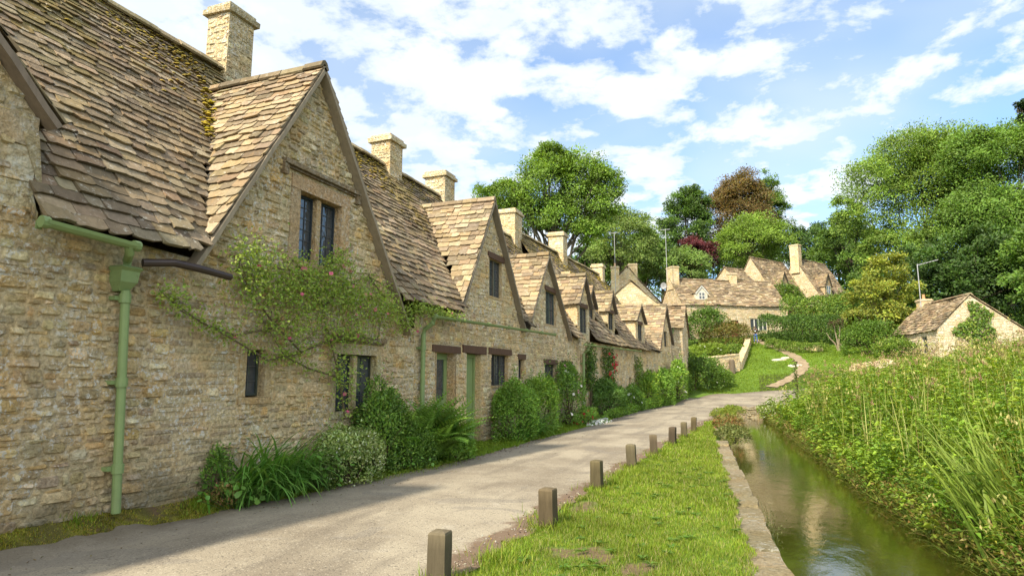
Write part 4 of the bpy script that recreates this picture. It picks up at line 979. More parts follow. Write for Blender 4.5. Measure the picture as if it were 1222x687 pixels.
def tree(label, px, d, ytop, ybot, hw, n, leaf, pal, name='broadleaf_tree', seed=0, lobes=None, trunk=.35, trunkpx=None, group='trees on the slopes round the village', ry=None, dens=120, cr=.2, flat=.78, limbs=16, barkc=(.09, .075, .055), inner=.35, cat='tree', zb=None):
    rs = np.random.default_rng(seed+100); zt, zb_ = at(px, d, ytop)[2], at(px, d, ybot)[2]; ym = (ytop+ybot)/2; x, y = at(px, d, ym)[:2]
    tx, ty = at(trunkpx if trunkpx is not None else px, d, ym)[:2]; zg = h1(tx, ty) if zb is None else zb
    T = thing(name, label, cat, (tx, ty, zg), group)
    rx = hw*d/745; rz = (zt-zb_)/2; vr = np.array((CY, SY, 0)); vf = np.array((-SY, CY, 0)); up = np.array((0, 0, 1.))
    C0 = np.array((x, y, (zt+zb_)/2)); E = [(0, 0, 1.)] if not lobes else lobes      # lobes: (dx px, y px centre, radius px)
    Ls = [(C0, rx, ry or rx, rz)] if not lobes else [(np.array(at(px+a, d, b)), c*d/745, c*d/745, c*d/745*.9) for a, b, c in lobes]
    ws = np.array([l[1]*l[1] for l in Ls]); ws /= ws.sum(); m = max(6, n//dens); ctr = []; crad = []
    for i in range(m):
        c, a, b, e = Ls[rs.choice(len(Ls), p=ws)]; u = rs.normal(0, 1, 3); u /= np.linalg.norm(u)
        if u[2] < -.45 and rs.random() < .6: u[2] = -u[2]
        bump = .88+.12*sin(u[0]*5+seed)+.10*sin(u[2]*7+seed*2+u[1]*4)
        rho = (rs.uniform(inner, 1)**.5)*bump
        ctr.append(c+(vr*u[0]*a+vf*u[1]*b+up*u[2]*e)*rho); crad.append(a*cr*rs.uniform(.65, 1.35)*(1.15-.35*rho)*(1.2 if not lobes else 1.))
    ctr, crad = np.array(ctr), np.array(crad)
    k = RN.integers(0, m, n); off = ru(n)*(RN.uniform(0, 1, (n, 1))**.45); off[:, 2] *= flat
    off[:, 2] = np.where(off[:, 2] < -.25, -off[:, 2]*.6, off[:, 2])
    P = ctr[k]+off*crad[k][:, None]; out = nrm(P-(C0 if not lobes else ctr.mean(0)))
    D = nrm(off*.7+out*.5+ru(n)*.7); N = nrm(ru(n)*.6+out*.75+np.array((-.15, -.45, .55)))
    cl = rs.uniform(.66, 1.28, m)[k][:, None]*(1+.12*np.sin(P[:, :1]*1.3+P[:, 2:]*1.7))
    lv = LV(); lv.leaves(P, D, N, leaf*RN.uniform(.6, 1.3, n), leaf*.62*RN.uniform(.7, 1.2, n), pick(pal, n)*cl, fold=.2, droop=.2)
    lv.build('crown', M['leaf'], T)
    mb = MB(); b0 = np.array((tx, ty, zg-.3)); top = C0+np.array((0, 0, rz*.5)) if not lobes else ctr.mean(0)
    tp = [b0+(top-b0)*t+np.array((rs.normal(0, .12), rs.normal(0, .12), 0))*min(1, t*4) for t in (0, .2, .4, .6, .8, 1)]
    mb.tube(tp, [trunk*1.25, trunk, trunk*.85, trunk*.62, trunk*.35, .05], 9, barkc)
    order = rs.permutation(m)[:limbs]
    for j in order:
        t = rs.uniform(.28, .8); f = t*5; i = int(f); s = tp[i]+(tp[i+1]-tp[i])*(f-i); e = ctr[j]
        if e[2] < s[2]-1: continue
        mid = s+(e-s)*.5+np.array((0, 0, -.06*np.linalg.norm(e-s)))+rs.normal(0, .25, 3); q = s+(e-s)*.78+rs.normal(0, .2, 3)
        r_ = trunk*(.5-.3*t); mb.tube([s, mid, q, e], [r_, r_*.65, r_*.35, .02], 6, barkc)
        for _ in range(2):
            e2 = e+rs.normal(0, 1, 3)*crad[j]*.5; mb.tube([mid, (mid+e2)/2+rs.normal(0, .2, 3), e2], [r_*.4, r_*.22, .015], 5, barkc)
    mb.build('trunk', M['bark'], T); return T

# ------------------------------------------------------------------ trees
tree('tall airy green tree with a wide open crown behind the chimneys of the terrace', 660, 60, 172, 305, 84, 60000, .235, [(.16, .26, .035), (.18, .29, .042), (.13, .22, .032)], name='ash_tree', seed=3,
     lobes=[(-10, 222, 42), (30, 212, 36), (52, 245, 32), (-55, 238, 28), (-80, 240, 20), (-35, 262, 34), (10, 262, 36), (0, 195, 26), (58, 222, 26), (40, 275, 22)], trunkpx=652, dens=90, cr=.42, limbs=34, barkc=(.07, .06, .045), trunk=.42)
tree('loose pale green tree between the ash and the dark round tree', 742, 82, 248, 345, 48, 20000, .28, [(.16, .23, .05), (.18, .25, .055), (.13, .2, .04)], seed=4, dens=80, cr=.22, limbs=20, barkc=(.13, .11, .08))
tree('small dark green tree low behind the far chimneys of the terrace', 706, 88, 290, 350, 34, 7000, .36, DARK+MID[:1], seed=5)
tree('domed dark green tree left of the copper-leaved one', 820, 104, 219, 320, 31, 20000, .36, DARK+MID[:2], name='chestnut_tree', seed=6, dens=110, cr=.26)
tree('large copper brown tree standing against the sky in the middle', 882, 108, 207, 310, 46, 30000, .34, COPPER, name='copper_beech', seed=7, dens=100, cr=.22)
tree('green tree pressed against the right flank of the copper one', 918, 111, 204, 320, 28, 14000, .34, MID, seed=8, dens=100, cr=.24, ry=3)
tree('bright light green rounded tree below the copper one', 898, 97, 257, 330, 48, 26000, .28, [(.17, .27, .035), (.2, .295, .04), (.14, .23, .03)], name='lime_tree', seed=9, dens=110, cr=.2)
tree('dark purple leaved small tree between the green crowns', 832, 90, 284, 330, 26, 7000, .30, PURP, name='purple_plum', seed=10, dens=90, cr=.24, trunk=.16)
tree('feathery pale shrubby tree behind the long stone house', 805, 84, 298, 345, 42, 11000, .30, [(.15, .23, .05), (.17, .26, .055), (.12, .2, .04)], seed=11, dens=70, cr=.2, trunk=.15)
tree('grey green tree filling the gap behind the aerials', 768, 92, 268, 345, 34, 10000, .36, MID+DARK[:1], seed=31, dens=90)
tree('distant dark tree low on the skyline right of the twin houses', 975, 125, 262, 330, 40, 9000, .5, DARK, seed=12, dens=100)
tree('mid green tree rising left of the huge right-hand wood', 1012, 108, 250, 340, 34, 12000, .4, MID+DARK[1:2], seed=13)
tree('highest big tree of the right-hand wood, bright leaves and bare twisting limbs', 1088, 74, 138, 330, 78, 90000, .27, [(.15, .25, .035), (.18, .28, .04), (.21, .30, .05), (.12, .21, .03)], seed=14, lobes=[(-48, 222, 40), (-6, 190, 44), (40, 184, 42), (-58, 268, 34), (-78, 250, 20), (10, 240, 52), (60, 245, 46), (-20, 300, 44), (40, 300, 46), (80, 215, 36), (95, 270, 40), (25, 210, 46)], dens=130, cr=.46, limbs=22, barkc=(.2, .16, .11), trunk=.34)
tree('broad tree at the right edge of the photo, dense mid green', 1190, 68, 148, 330, 70, 85000, .27, [(.13, .235, .035), (.16, .265, .04), (.11, .2, .03)], seed=15, lobes=[(-30, 196, 42), (15, 188, 42), (55, 190, 46), (-25, 265, 50), (30, 270, 52), (80, 270, 50), (0, 310, 46)], dens=130, cr=.45, limbs=16, trunk=.34)
tree('dark spiky conifer tip above the right-hand wood', 1224, 84, 114, 175, 9, 2200, .35, [(.03, .06, .02), (.04, .075, .025)], name='conifer_tree', seed=16, dens=60, cr=.3, trunk=.15)
tree('shady dark tree behind the small cottage on the bank', 1150, 63, 285, 395, 62, 22000, .33, DARK, seed=17, lobes=[(-40, 320, 36), (0, 335, 44), (40, 330, 44), (20, 300, 36), (70, 350, 40), (-20, 360, 40), (60, 390, 36)], dens=120, cr=.36)
tree('yellow green small tree left of the cottage on the bank', 1052, 56, 300, 412, 36, 15000, .24, [(.24, .27, .035), (.29, .3, .045), (.18, .23, .035)], name='acacia_tree', seed=18, lobes=[(4, 325, 24), (-12, 352, 26), (20, 350, 24), (-2, 385, 30), (-26, 385, 20), (24, 385, 20)], trunk=.14, dens=70, cr=.4, barkc=(.12, .1, .07))
tree('rounded dark tree below the twin houses, over the hedge end', 1042, 74, 312, 395, 32, 13000, .34, MID+DARK, seed=19, dens=100, cr=.24)
tree('green tree leaning in from beyond the right edge, low behind the cottage', 1262, 55, 250, 420, 58, 14000, .32, MID, seed=20, dens=110)

for i, (px, d, yt, hw, pal, lb) in enumerate(((722, 128, 285, 40, MID, 'far green tree filling the skyline left of the aerials'), (790, 130, 276, 44, DARK, 'far dark tree behind the feathery shrubby one'), (858, 126, 282, 40, MID+DARK, 'far tree behind the purple-leaved one'), (925, 128, 285, 44, DARK, 'far dark tree behind the tall chimney of the twin houses'), (1000, 118, 285, 44, MID, 'far tree low beside the huge wood'))):
    tree(lb, px, d, yt, 372, hw, 9000, .5, pal, seed=210+i, dens=90, cr=.3, limbs=6)
for i, (px, d, rx, h, pal, lb) in enumerate(((785, 66, 3.2, 4.6, MID, 'green bushes behind the end cottage roof, below the long house gable'), (1110, 66, 6, 7.5, DARK, 'dark undergrowth under the wood, left part behind the bank cottage'), (1185, 64, 6, 7.5, DARK, 'dark undergrowth under the wood, right part behind the bank cottage'), (1060, 68, 5, 5.5, DARK+MID, 'dark shrubs between the yellow green tree and the wood'))):
    x, y = at(px, d); shrub('undergrowth', lb, x, y, rx, 2.2, h, 7000, .32, pal, seed=220+i, K=26)
# ------------------------------------------------------------------ hillside garden: hedges, walls, bushes, person
def hedge(label, a, b, h, w_, n, L, pal, name='hedge', group=None):
    a, b = np.array(a, float), np.array(b, float); ln = np.linalg.norm(b-a); u = (b-a)/ln; v = np.array((-u[1], u[0]))
    T = thing(name, label, 'hedge', (a[0], a[1], h1(*a)), group)
    s = RN.uniform(0, ln, n); th = RN.uniform(-.35*pi, 1.35*pi, n); rr_ = RN.uniform(.82, 1.06, n)*(1+.09*np.sin(s*1.9)+.05*np.sin(s*4.7+th*3))
    X = a[0]+u[0]*s+v[0]*np.cos(th)*w_/2*rr_; Y = a[1]+u[1]*s+v[1]*np.cos(th)*w_/2*rr_
    zg = np.interp(s, np.linspace(0, ln, 12), [h1(*(a+u*q)) for q in np.linspace(0, ln, 12)])
    Z = zg+h*.5+np.sign(np.sin(th))*np.abs(np.sin(th))**.6*h*.5*rr_
    O = np.stack([v[0]*np.cos(th), v[1]*np.cos(th), np.sin(th)], 1); P = np.stack([X, Y, Z], 1)
    lv = LV(); lv.leaves(P, nrm(O*.6+ru(n)*.8), nrm(O+ru(n)*.5), L*RN.uniform(.6, 1.2, n), L*.6, pick(pal, n)); lv.build('foliage', M['leaf'], T)
    mb = MB()
    for q in np.arange(.5, ln, 1.): p = a+u*q; mb.tube([(p[0], p[1], h1(*p)-.1), (p[0]+U(-.2, .2), p[1], h1(*p)+h*.6)], [.05, .03], 5, (.08, .06, .04))
    mb.build('stems', M['bark'], T); return T
G = px_ground
ha, hb = G(911, 407), G(1022, 412)
hedge('clipped green hedge running right from the person on the path', ha, hb, 2.7, 1.8, 15000, .17, DARK+MID[:2])
hedge('paler hedge behind and above the clipped one, below the twin houses', (ha[0]+2.5, ha[1]+4), (hb[0]+1, hb[1]+5), 4.2, 2.0, 8000, .22, LIME[:2]+MID, )
def low_wall(label, pts, h, w_=.35, name='stone_wall', size=1.2, cap=True):
    T = thing(name, label, 'wall', (pts[0][0], pts[0][1], h1(*pts[0])), None); mb = MB(); cb = MB()
    for a, b in zip(pts, pts[1:]):
        za, zb = h1(*a), h1(*b)
        for p, q, z0, z1 in ((a, b, za, zb), (b, a, zb, za)):
            F = Fr(p, q); F = Fr(F.p(0, 0, w_/2)[:2], F.p(F.L, 0, w_/2)[:2]); 
            wall(F, [(0, z0+h), (F.L, z1+h)], lambda s: min(z0, z1)-.1 if abs(z1-z0) < .4 else z0+(z1-z0)*s/F.L-.2, size=size, mb=mb, pal=PALE+HONEY[:2])
        F = Fr(a, b); F = Fr(F.p(0, 0, 0)[:2], F.p(F.L, 0, 0)[:2]); s = 0
        while s < F.L:
            w2 = U(.35, .7); e = min(s+w2, F.L); z = za+(zb-za)*(s+e)/2/F.L+h; F.box(cb, s+.01, e-.01, z-.04, z+U(.05, .09), -w_/2-.05, w_/2+.05, jitc(random.choice(PALE)), .01); s = e
        F = Fr(a, b)
        for s in (0, F.L):
            p0, p1 = F.p(s, 0, -w_/2)[:2], F.p(s, 0, w_/2)[:2]; zz = (za if s == 0 else zb)
            E_ = Fr(p1, p0) if s == 0 else Fr(p0, p1); wall(E_, [(0, zz+h), (w_, zz+h)], lambda q: zz-.3, size=size, mb=mb, pal=PALE+HONEY[:2])
    mb.build('wall', M['wall'], T)
    if cap: cb.build('coping', M['dress'], T)
    return T
pg = [G(883, 441), G(890, 424), G(894, 411)]
low_wall('low garden wall with pale coping climbing beside the steep lawn', pg, .7, .4)
low_wall('low retaining wall across the sloping garden, facing the lane', [G(836, 449), G(881, 443)], 1.3, .4)
low_wall('rough overgrown stone wall at the foot of the hedge', [G(928, 413), G(950, 416), G(980, 419)], .5, .4, cap=False)
for i, (px, py, lb) in enumerate(((926, 416, 'small tuft of bright plants at the left end of the rough wall'), (944, 419, 'bright leafy clump in front of the rough wall under the hedge'), (968, 421, 'long low clump hiding the right end of the rough wall'))):
    x, y = G(px, py); shrub('wall_plant', lb, x, y, 1.1+.3*i, .7, 1.05, 2200, .13, LIME+MID, 'plant', seed=140+i)
# stump post beside the garden wall
x, y = G(874, 446); T = thing('gate_post', 'thick short dark stump of a gate post at the foot of the garden wall', 'post', (x, y, h1(x, y)))
mb = MB(); z = h1(x, y); mb.tube([(x, y, z-.1), (x+.02, y, z+.6), (x, y, z+1.0), (x, y, z+1.12)], [.24, .22, .21, .16], 10, (.13, .1, .07)); mb.build('post', M['post'], T)
BUSH = 'bushes in the garden below the long house'
x, y = G(838, 412); shrub('rounded_bush', 'tall dark green bush against the long stone house, left of the bronze one', x, y, 2.7, 1.8, 4.4, 5000, .22, MID+DARK[:1], group=BUSH, seed=21)
x, y = G(868, 413); shrub('rounded_bush', 'bronze tinted round bush in front of the long stone house', x, y, 2.5, 1.8, 2.9, 5000, .2, [(.19, .15, .04), (.16, .15, .035), (.22, .15, .05), (.12, .14, .03)], group=BUSH, seed=22)
for i, (px, py, rx, h, pal, lb) in enumerate(((845, 424, 1.6, 1.2, LIME[:2], 'low bright green planting with white flowers above the retaining wall'), (872, 423, 1.6, 1.1, LIME[1:]+MID, 'low pale planting along the top of the garden wall'))):
    x, y = G(px, py); shrub('flower_bed', lb, x, y, rx, .9, h, 2200, .16, pal, 'plant', seed=40+i, flowers=[(14, .07, [(.8, .8, .75)], 'flowers')])
for i, (px, d, rx, h, pal, lb) in enumerate(((826, 41.5, 1.3, 2.7, DARK+MID, 'dark green bush filling the corner beside the end cottage'), (843, 43, 1.2, 2.3, MID, 'pale-flecked green bush standing at the lane bend'), (857, 44.8, 1.0, 1.4, LIME[:1]+MID, 'small bush at the near end of the lawn by the lane bend'), (812, 40.2, .7, 1.2, MID, 'low leafy clump at the foot of the end cottage wall'))):
    x, y = at(px, d); shrub('garden_bush', lb, x, y, rx, 1.1, h, 3800, .15, pal, seed=50+i, flowers=[(50, .05, [(.75, .78, .6)], 'flowers')] if i == 1 else None)
x, y = G(985, 425); 
x, y = G(1001, 419); T = thing('small_tree', 'small leafless pale tree with two crooked stems below the hedge', 'tree', (x, y, h1(x, y))); mb = MB(); z = h1(x, y)
for (a, b, c) in ((-.2, .1, 1.), (.7, 0, .6), (-.8, .2, .7), (.2, -.1, .9)): mb.tube([(x, y, z-.1), (x+a*.3, y+b, z+1.0*c), (x+a*.8, y+b, z+1.7*c), (x+a*1.1, y+b, z+2.4*c)], [.08, .06, .045, .02], 6, (.24, .19, .13))
mb.build('trunk', M['bark'], T); shrub('x', '', x-.1, y, .7, .5, .8, 260, .16, [(.12, .07, .05), (.09, .11, .03)], parent=T, z=z+2.0, part='crown')
# creepers
def creeper(T, F, s0, s1, z0, z1, d, n, L, pal, part='creeper', shape=None):
    s = RN.uniform(s0, s1, n); z = z0+(z1-z0)*RN.uniform(0, 1, n)
    if shape is not None: k = shape(s, z); s, z = s[k], z[k]; n = len(s)
    dd = RN.uniform(.02, d, n); P = np.stack([F.o[0]+F.u[0]*s+F.n[0]*dd, F.o[1]+F.u[1]*s+F.n[1]*dd, z], 1)
    nn = np.array((F.n[0], F.n[1], .3)); lv = LV(); lv.leaves(P, nrm(ru(n)+np.array((0, 0, -.5))), nrm(nn+ru(n)*.6), L*RN.uniform(.6, 1.2, n), L*.7, pick(pal, n)); return lv.build(part, M['leaf'], T)
FE0 = Fr((cx_, cy_), (cx_+g_[0]*Wd, cy_+g_[1]*Wd))
T = thing('climbing_plant', 'bright green creeper spreading on the gable of the bank cottage', 'climbing plant', (*FE0.p(2.6, 0)[:2], 2.6))
creeper(T, FE0, .9, 4.6, 2.8, 7.0, .25, 3000, .2, LIME[:2]+MID, 'foliage', lambda s, z: (np.abs(s-2.7-.4*np.sin(z*2.2)) < .5+.7*np.clip((z-3.0)/2., 0, 1)*np.clip((7.1-z)/1.6, 0, 1)+.3*np.sin(z*3)) & (z < 7.35-abs(s-2.3)*.85))
x, y = at(945, 84.5); shrub('wall_shrub', 'green creeper mound against the front of the left twin house', x, y, 2.2, 1.0, 4.8, 3000, .26, MID+LIME[:1], seed=61)
x, y = at(942, 76); shrub('rounded_bush', 'dark bronze low bush in front of the twin houses', x, y, 2.0, 1.2, 2.4, 2200, .22, [(.09, .05, .03), (.06, .05, .02)], seed=62, group=BUSH)
x, y = at(1008, 74); shrub('rounded_bush', 'pale bushy growth right of the hedge, below the twin houses', x, y, 3.0, 1.6, 4., 4000, .24, LIME+MID, seed=63, group=BUSH)
x, y = at(965, 86); shrub('rounded_bush', 'rosy-topped bush over the second hedge', x, y, 2.6, 1.2, 2.8, 3200, .22, LIME, seed=64, group=BUSH, flowers=[(70, .16, [(.55, .12, .12)], 'flowers')], z=8.5)
x, y = at(1040, 52); shrub('bank_bush', 'green bush left of the bank cottage, behind tumbled stones', x, y, 2.4, 1.5, 3.2, 4000, .2, MID, seed=65)
x, y = at(1072, 49); shrub('bank_bush', 'low light bush against the left wall of the bank cottage', x, y, 1.6, 1.2, 1.7, 2500, .17, LIME+MID, seed=66)
T = thing('rocks', 'heap of pale stones on the bank below the small cottage', 'rocks', (*at(1035, 47), 2), None); mb = MB()
for i in range(14):
    x, y = at(1020+i*3.6, 46+U(-1, 1)); mb.box((x, y, h1(x, y)+.1), U(.3, .8), U(.3, .6), U(.2, .45), U(0, 3), jitc(HONEY[2]), .1)
mb.build('stones', M['wall'], T)
# stepping stones in the lawn
for i, (px, py) in enumerate(((937, 428), (930, 430), (949, 437))):
    x, y = G(px, py); mb = MB(); z = h1(x, y); n_ = 9; vs = [(x+(.55 if i else .4)*cos(2*pi*k/n_)*U(.8, 1.2), y+.35*sin(2*pi*k/n_)*U(.8, 1.2), z+h+.04) for h in (-.1, .06) for k in range(n_)]
    # tilt to the slope
    vs = [(a, b, c+(h1(a, b)-z)) for a, b, c in vs]
    mb.add(vs, [tuple(range(n_, 2*n_)), tuple(reversed(range(n_)))]+[(k, (k+1) % n_, n_+(k+1) % n_, n_+k) for k in range(n_)], (.55, .52, .45))
    o = mb.build('stepping_stone', M['dress'], None, org=(x, y, z)); tag(o, ('pale slab in the lawn nearest the path bend', 'pale slab in the lawn, farthest left of the three', 'lowest pale slab in the lawn, closest to the lane')[i], 'slab', 'pale slabs lying in the lawn')

# person on the path, holding a camera to the face
def person():
    x, y = G(902, 409.5); z = h1(x, y); T = thing('person', 'person in dark top and blue jeans on the path, hands raised to the face', 'person', (x, y, z))
    V = [(0, 0, .95), (0, 0, 1.15), (0, 0, 1.38), (0, 0, 1.48), (0, -.02, 1.60), (0, -.02, 1.70),
         (-.18, 0, 1.42), (-.27, -.12, 1.24), (-.10, -.27, 1.5), (.18, 0, 1.42), (.27, -.12, 1.24), (.10, -.27, 1.5),
         (-.10, 0, .88), (-.12, -.02, .5), (-.13, .02, .08), (-.13, -.14, .03), (.10, 0, .88), (.13, -.02, .5), (.15, .02, .08), (.15, -.14, .03)]
    Ed = [(0, 1), (1, 2), (2, 3), (3, 4), (4, 5), (2, 6), (6, 7), (7, 8), (2, 9), (9, 10), (10, 11), (0, 12), (12, 13), (13, 14), (14, 15), (0, 16), (16, 17), (17, 18), (18, 19)]
    Rr = [.14, .13, .15, .05, .09, .06, .06, .045, .03, .06, .045, .03, .09, .065, .045, .035, .09, .065, .045, .035]
    def skin(name, idx, ed, sc_, mat, col, parent):
        me = bpy.data.meshes.new(name); me.from_pydata([V[i] for i in idx], [(idx.index(a), idx.index(b)) for a, b in ed], [])
        o = bpy.data.objects.new(name, me); COL.objects.link(o); o.parent = parent; ORG[o.name] = ORG[T.name]
        md = o.modifiers.new('s', 'SKIN')
        for k, i in enumerate(idx): me.skin_vertices[0].data[k].radius = (Rr[i]*sc_, Rr[i]*sc_*.85); me.skin_vertices[0].data[k].use_root = (k == 0)
        o.modifiers.new('sub', 'SUBSURF').levels = 2; o.modifiers['sub'].render_levels = 2
        mt = bpy.data.materials.new(name); mt.use_nodes = True; b = mt.node_tree.nodes['Principled BSDF']; b.inputs['Base Color'].default_value = (*col, 1); b.inputs['Roughness'].default_value = .8
        me.materials.append(mt); return o
    skin('body', list(range(20)), Ed, 1., None, (.55, .33, .23), T)
    mb = MB(); nv = 12; dk = (.012, .014, .02); rings = [(.90, .17, .125), (1.05, .165, .12), (1.22, .19, .135), (1.36, .225, .14), (1.45, .19, .12), (1.50, .075, .08)]
    vs = [(x+a*cos(2*pi*k/nv), y+b*sin(2*pi*k/nv), z+q) for q, a, b in rings for k in range(nv)]
    mb.add(vs, [(r*nv+k, r*nv+(k+1) % nv, (r+1)*nv+(k+1) % nv, (r+1)*nv+k) for r in range(5) for k in range(nv)]+[tuple(range(nv))], dk)
    for sg in (-1, 1): mb.tube([(x+sg*.12, y, z+1.42), (x+sg*.2, y-.01, z+1.42), (x+sg*.275, y-.12, z+1.24), (x+sg*.2, y-.2, z+1.36)], [.09, .085, .068, .055], 8, dk)
    mb.build('top', M['cloth'], T, True)
    skin('jeans', [0, 12, 13, 14, 16, 17, 18], [(0, 12), (12, 13), (13, 14), (0, 16), (16, 17), (17, 18)], 1.2, None, (.05, .12, .3), T)
    mb = MB(); blob(mb, (x, y+.03, z+1.68), .115, (.05, .03, .02), 1.2); mb.build('hair', M['cloth'], T, True)
    mb = MB(); mb.box((x, y-.145, z+1.28), .13, .03, .12, 0, (.6, .6, .58), .01); mb.build('shirt_print', M['cloth'], T)
    mb = MB(); mb.box((x, y-.24, z+1.58), .14, .08, .09, 0, (.02, .02, .02), .004); mb.tube([(x, y-.28, z+1.58), (x, y-.36, z+1.58)], .035, 10, (.02, .02, .02)); c = mb.build('camera', M['metal'], None, org=(x, y-.25, z+1.58)); tag(c, 'small black camera held up to the face by the person on the path', 'camera')
person()
# ------------------------------------------------------------------ posts, kerb stones, bridge edge
POSTS = [(-2.25, 4.35), (-2.04, 6.35), (-2.07, 8.62), (-2.0, 10.85), (-1.92, 12.8), (-1.80, 14.8), (-1.72, 16.6), (-1.66, 18.5)]
PL = ['nearest wooden post, large and cut off by the photo\'s lower edge', 'second wooden post from the camera, whole and mossy', 'third wooden post from the camera, beside the grass bulge', 'fourth wooden post from the camera, in longer grass', 'fifth wooden post, first of the far four', 'sixth wooden post, third from the far end', 'seventh wooden post, last but one towards the bridge', 'farthest and smallest wooden post of the row']
for i, (x, y) in enumerate(POSTS):
    T = thing('wooden_post', PL[i], 'post', (x, y, 0), 'square wooden posts between lane and grass'); rz = U(-.2, .2)+.05; a = .073*U(.93, 1.07); h = .385+U(-.015, .015); mb = MB(); cr, sr = cos(rz), sin(rz); lx, ly = U(-.025, .025), U(-.025, .025); vs = []
    for z, k in ((-.1, 1), (.1, 1.0), (.25, .99), (h-.022, .98), (h-.008, .9), (h+.004, .3)):
        for dx, dy in ((-1, -1), (1, -1), (1, 1), (-1, 1)):
            X, Y = dx*a*k+U(-.002, .002), dy*a*k+U(-.002, .002); vs.append((x+X*cr-Y*sr+lx*z/h, y+X*sr+Y*cr+ly*z/h, z))
    fs = [(4*j+k, 4*j+(k+1) % 4, 4*j+4+(k+1) % 4, 4*j+4+k) for j in range(5) for k in range(4)]+[(20, 21, 22, 23)]
    c = jitc(random.choice([(.07, .055, .03), (.06, .048, .03), (.085, .067, .04)]), .15); mb.add(vs, fs, [c]*12+[tuple(q*1.5 for q in c)]*12); mb.build('post', M['post'], T)
T = thing('kerb_stones', 'line of worn flat stones edging the grass above the stream', 'kerb', (0, 8, -.1)); mb = MB(); y = 1.0
while y < 31:
    l = U(.35, .75); y2 = y+l; w_ = U(.29, .37); g = .02
    if not (16.2 < y < 18.3 or 21 < y < 29): 
        xa, xb = float(xl(y)), float(xl(y2)); j = lambda: U(-.02, .02); z = U(-.035, .005)
        q = [(xa-w_+j(), y+g), (xa+j(), y+g+j()*.3), ((xa+xb)/2+j(), (y+y2)/2), (xb+j(), y2-g), (xb-w_+j(), y2-g)]
        n = 5; vs = [(a, b, WZ-.35) for a, b in q]+[(a, b, z-.03) for a, b in q]; mx, my = sum(a for a, b in q)/5, sum(b for a, b in q)/5
        vs += [(mx+(a-mx)*.93, my+(b-my)*.96, z+U(-.006, .006)) for a, b in q]
        fs = [(r*n+k, r*n+(k+1) % n, (r+1)*n+(k+1) % n, (r+1)*n+k) for r in range(2) for k in range(n)]+[tuple(range(10, 15))]
        mb.add(vs, fs, jitc(random.choice([(.44, .36, .24), (.38, .31, .21), (.48, .40, .29), (.32, .27, .18)]), .12))
    y = y2
mb.build('stones', M['wall'], T)
bw = [(-1.35, 31.5), (-.4, 31.62), (.5, 31.66), (1.3, 31.6)]
T = thing('bridge_wall', 'low rough stone edge where the lane crosses the stream', 'wall', (-.3, 31.9, WZ)); mb = MB()
for a, b in zip(bw, bw[1:]):
    F = Fr(a, b); wall(F, [(0, .1), (F.L, .1)], lambda s: WZ-.2, size=1.4, mb=mb, relief=2.5, pal=HONEY[2:3]+HONEY[5:7]); 
    s = 0
    while s < F.L: w_ = U(.3, .5); F.box(mb, s, min(s+w_, F.L)-.01, .02, U(.1, .16), -.35, .05, jitc(HONEY[5]), .02); s += w_
mb.build('wall', M['wall'], T)

# ------------------------------------------------------------------ loose grit and fallen leaves
lv = LV(); n = 5200; Y = 2+29*RN.uniform(0, 1, n)**1.5; sd_ = RN.uniform(0, 1, n); X = np.where(sd_ < .55, roadx(Y, 'r')-np.abs(RN.normal(.02, .16, n)), roadx(Y, 'l')+np.abs(RN.normal(0, .22, n)))
P = np.stack([X, Y, .02+0*X], 1); lv.rounds(P, ru(n), np.array((0, 0, 1.))+ru(n)*.3, .004+.010*RN.uniform(0, 1, n)**3*(1+Y/20), pick([(.3, .26, .2), (.16, .13, .1), (.4, .36, .28), (.1, .08, .06), (.22, .14, .06)], n), 5, -.5)
n = 260; Y = 2+16*RN.uniform(0, 1, n); X = roadx(Y, 'l')+np.abs(RN.normal(0, .5, n)); P = np.stack([X, Y, .045+0*X], 1); lv.leaves(P, ru(n)*np.array((1, 1, .1)), np.array((0, 0, 1.))+ru(n)*.3, .03, .015, pick([(.12, .07, .03), (.2, .14, .05), (.1, .1, .03)], n))
tag(lv.build('road_grit', M['clay']), 'loose grit and fallen leaves gathered along both edges of the lane', 'grit', kind='stuff')
# ------------------------------------------------------------------ grass
GC = [(.155, .24, .02), (.18, .265, .024), (.13, .205, .018), (.215, .275, .028), (.25, .275, .045)]
def scatter(x0, x1, y0, y1, n, ok):
    X, Y = RN.uniform(x0, x1, n), RN.uniform(y0, y1, n); k = ok(X, Y); return X[k], Y[k]
def wob(X, Y, s=1.): return .5*np.sin(X*3.1*s+Y*1.7*s)+.3*np.sin(Y*5.3*s-X*2*s)+.2*np.sin(X*9*s+Y*7*s)
lv = LV()
vg = lambda X, Y: (X > roadx(Y, 'r')-.02+.07*wob(X, Y, 1.5)+.04*np.sin(Y*11)) & (X < xl(Y)-.27+.06*wob(X, Y, 2))
for (ya, yb, dn, hl, w_) in ((1.5, 7, 8500, .052, .0052), (7, 12, 4600, .058, .008), (12, 20, 2200, .065, .013), (20, 31, 1000, .08, .022)):
    A = 3.0*(yb-ya); X, Y = scatter(-2.6, .5, ya, yb, int(A*dn), lambda a, b: vg(a, b) & (~bare(a, b) | (RN.uniform(0, 1, len(a)) < .12)))
    n = len(X); tuft = 1+.35*wob(X, Y, 1.2); edge = np.exp(-np.min([np.hypot(X-p[0], Y-p[1]) for p in POSTS], 0)/.1)
    P = np.stack([X, Y, np.full(n, -.01)], 1); C = pick(GC, n, .22)*(1+.2*wob(X, Y, .8)+.16*wob(Y, X, 3.1))[:, None]
    C = np.where((RN.uniform(0, 1, n) < .10)[:, None], np.array((.36, .31, .14)), C)
    lv.blades(P, RN.uniform(0, 2*pi, n), hl*RN.uniform(.5, 1.35, n)*tuft*(1+1.2*edge), w_*RN.uniform(.7, 1.2, n), RN.uniform(.05, .7, n), RN.uniform(.2, 1.2, n), C, k=2)
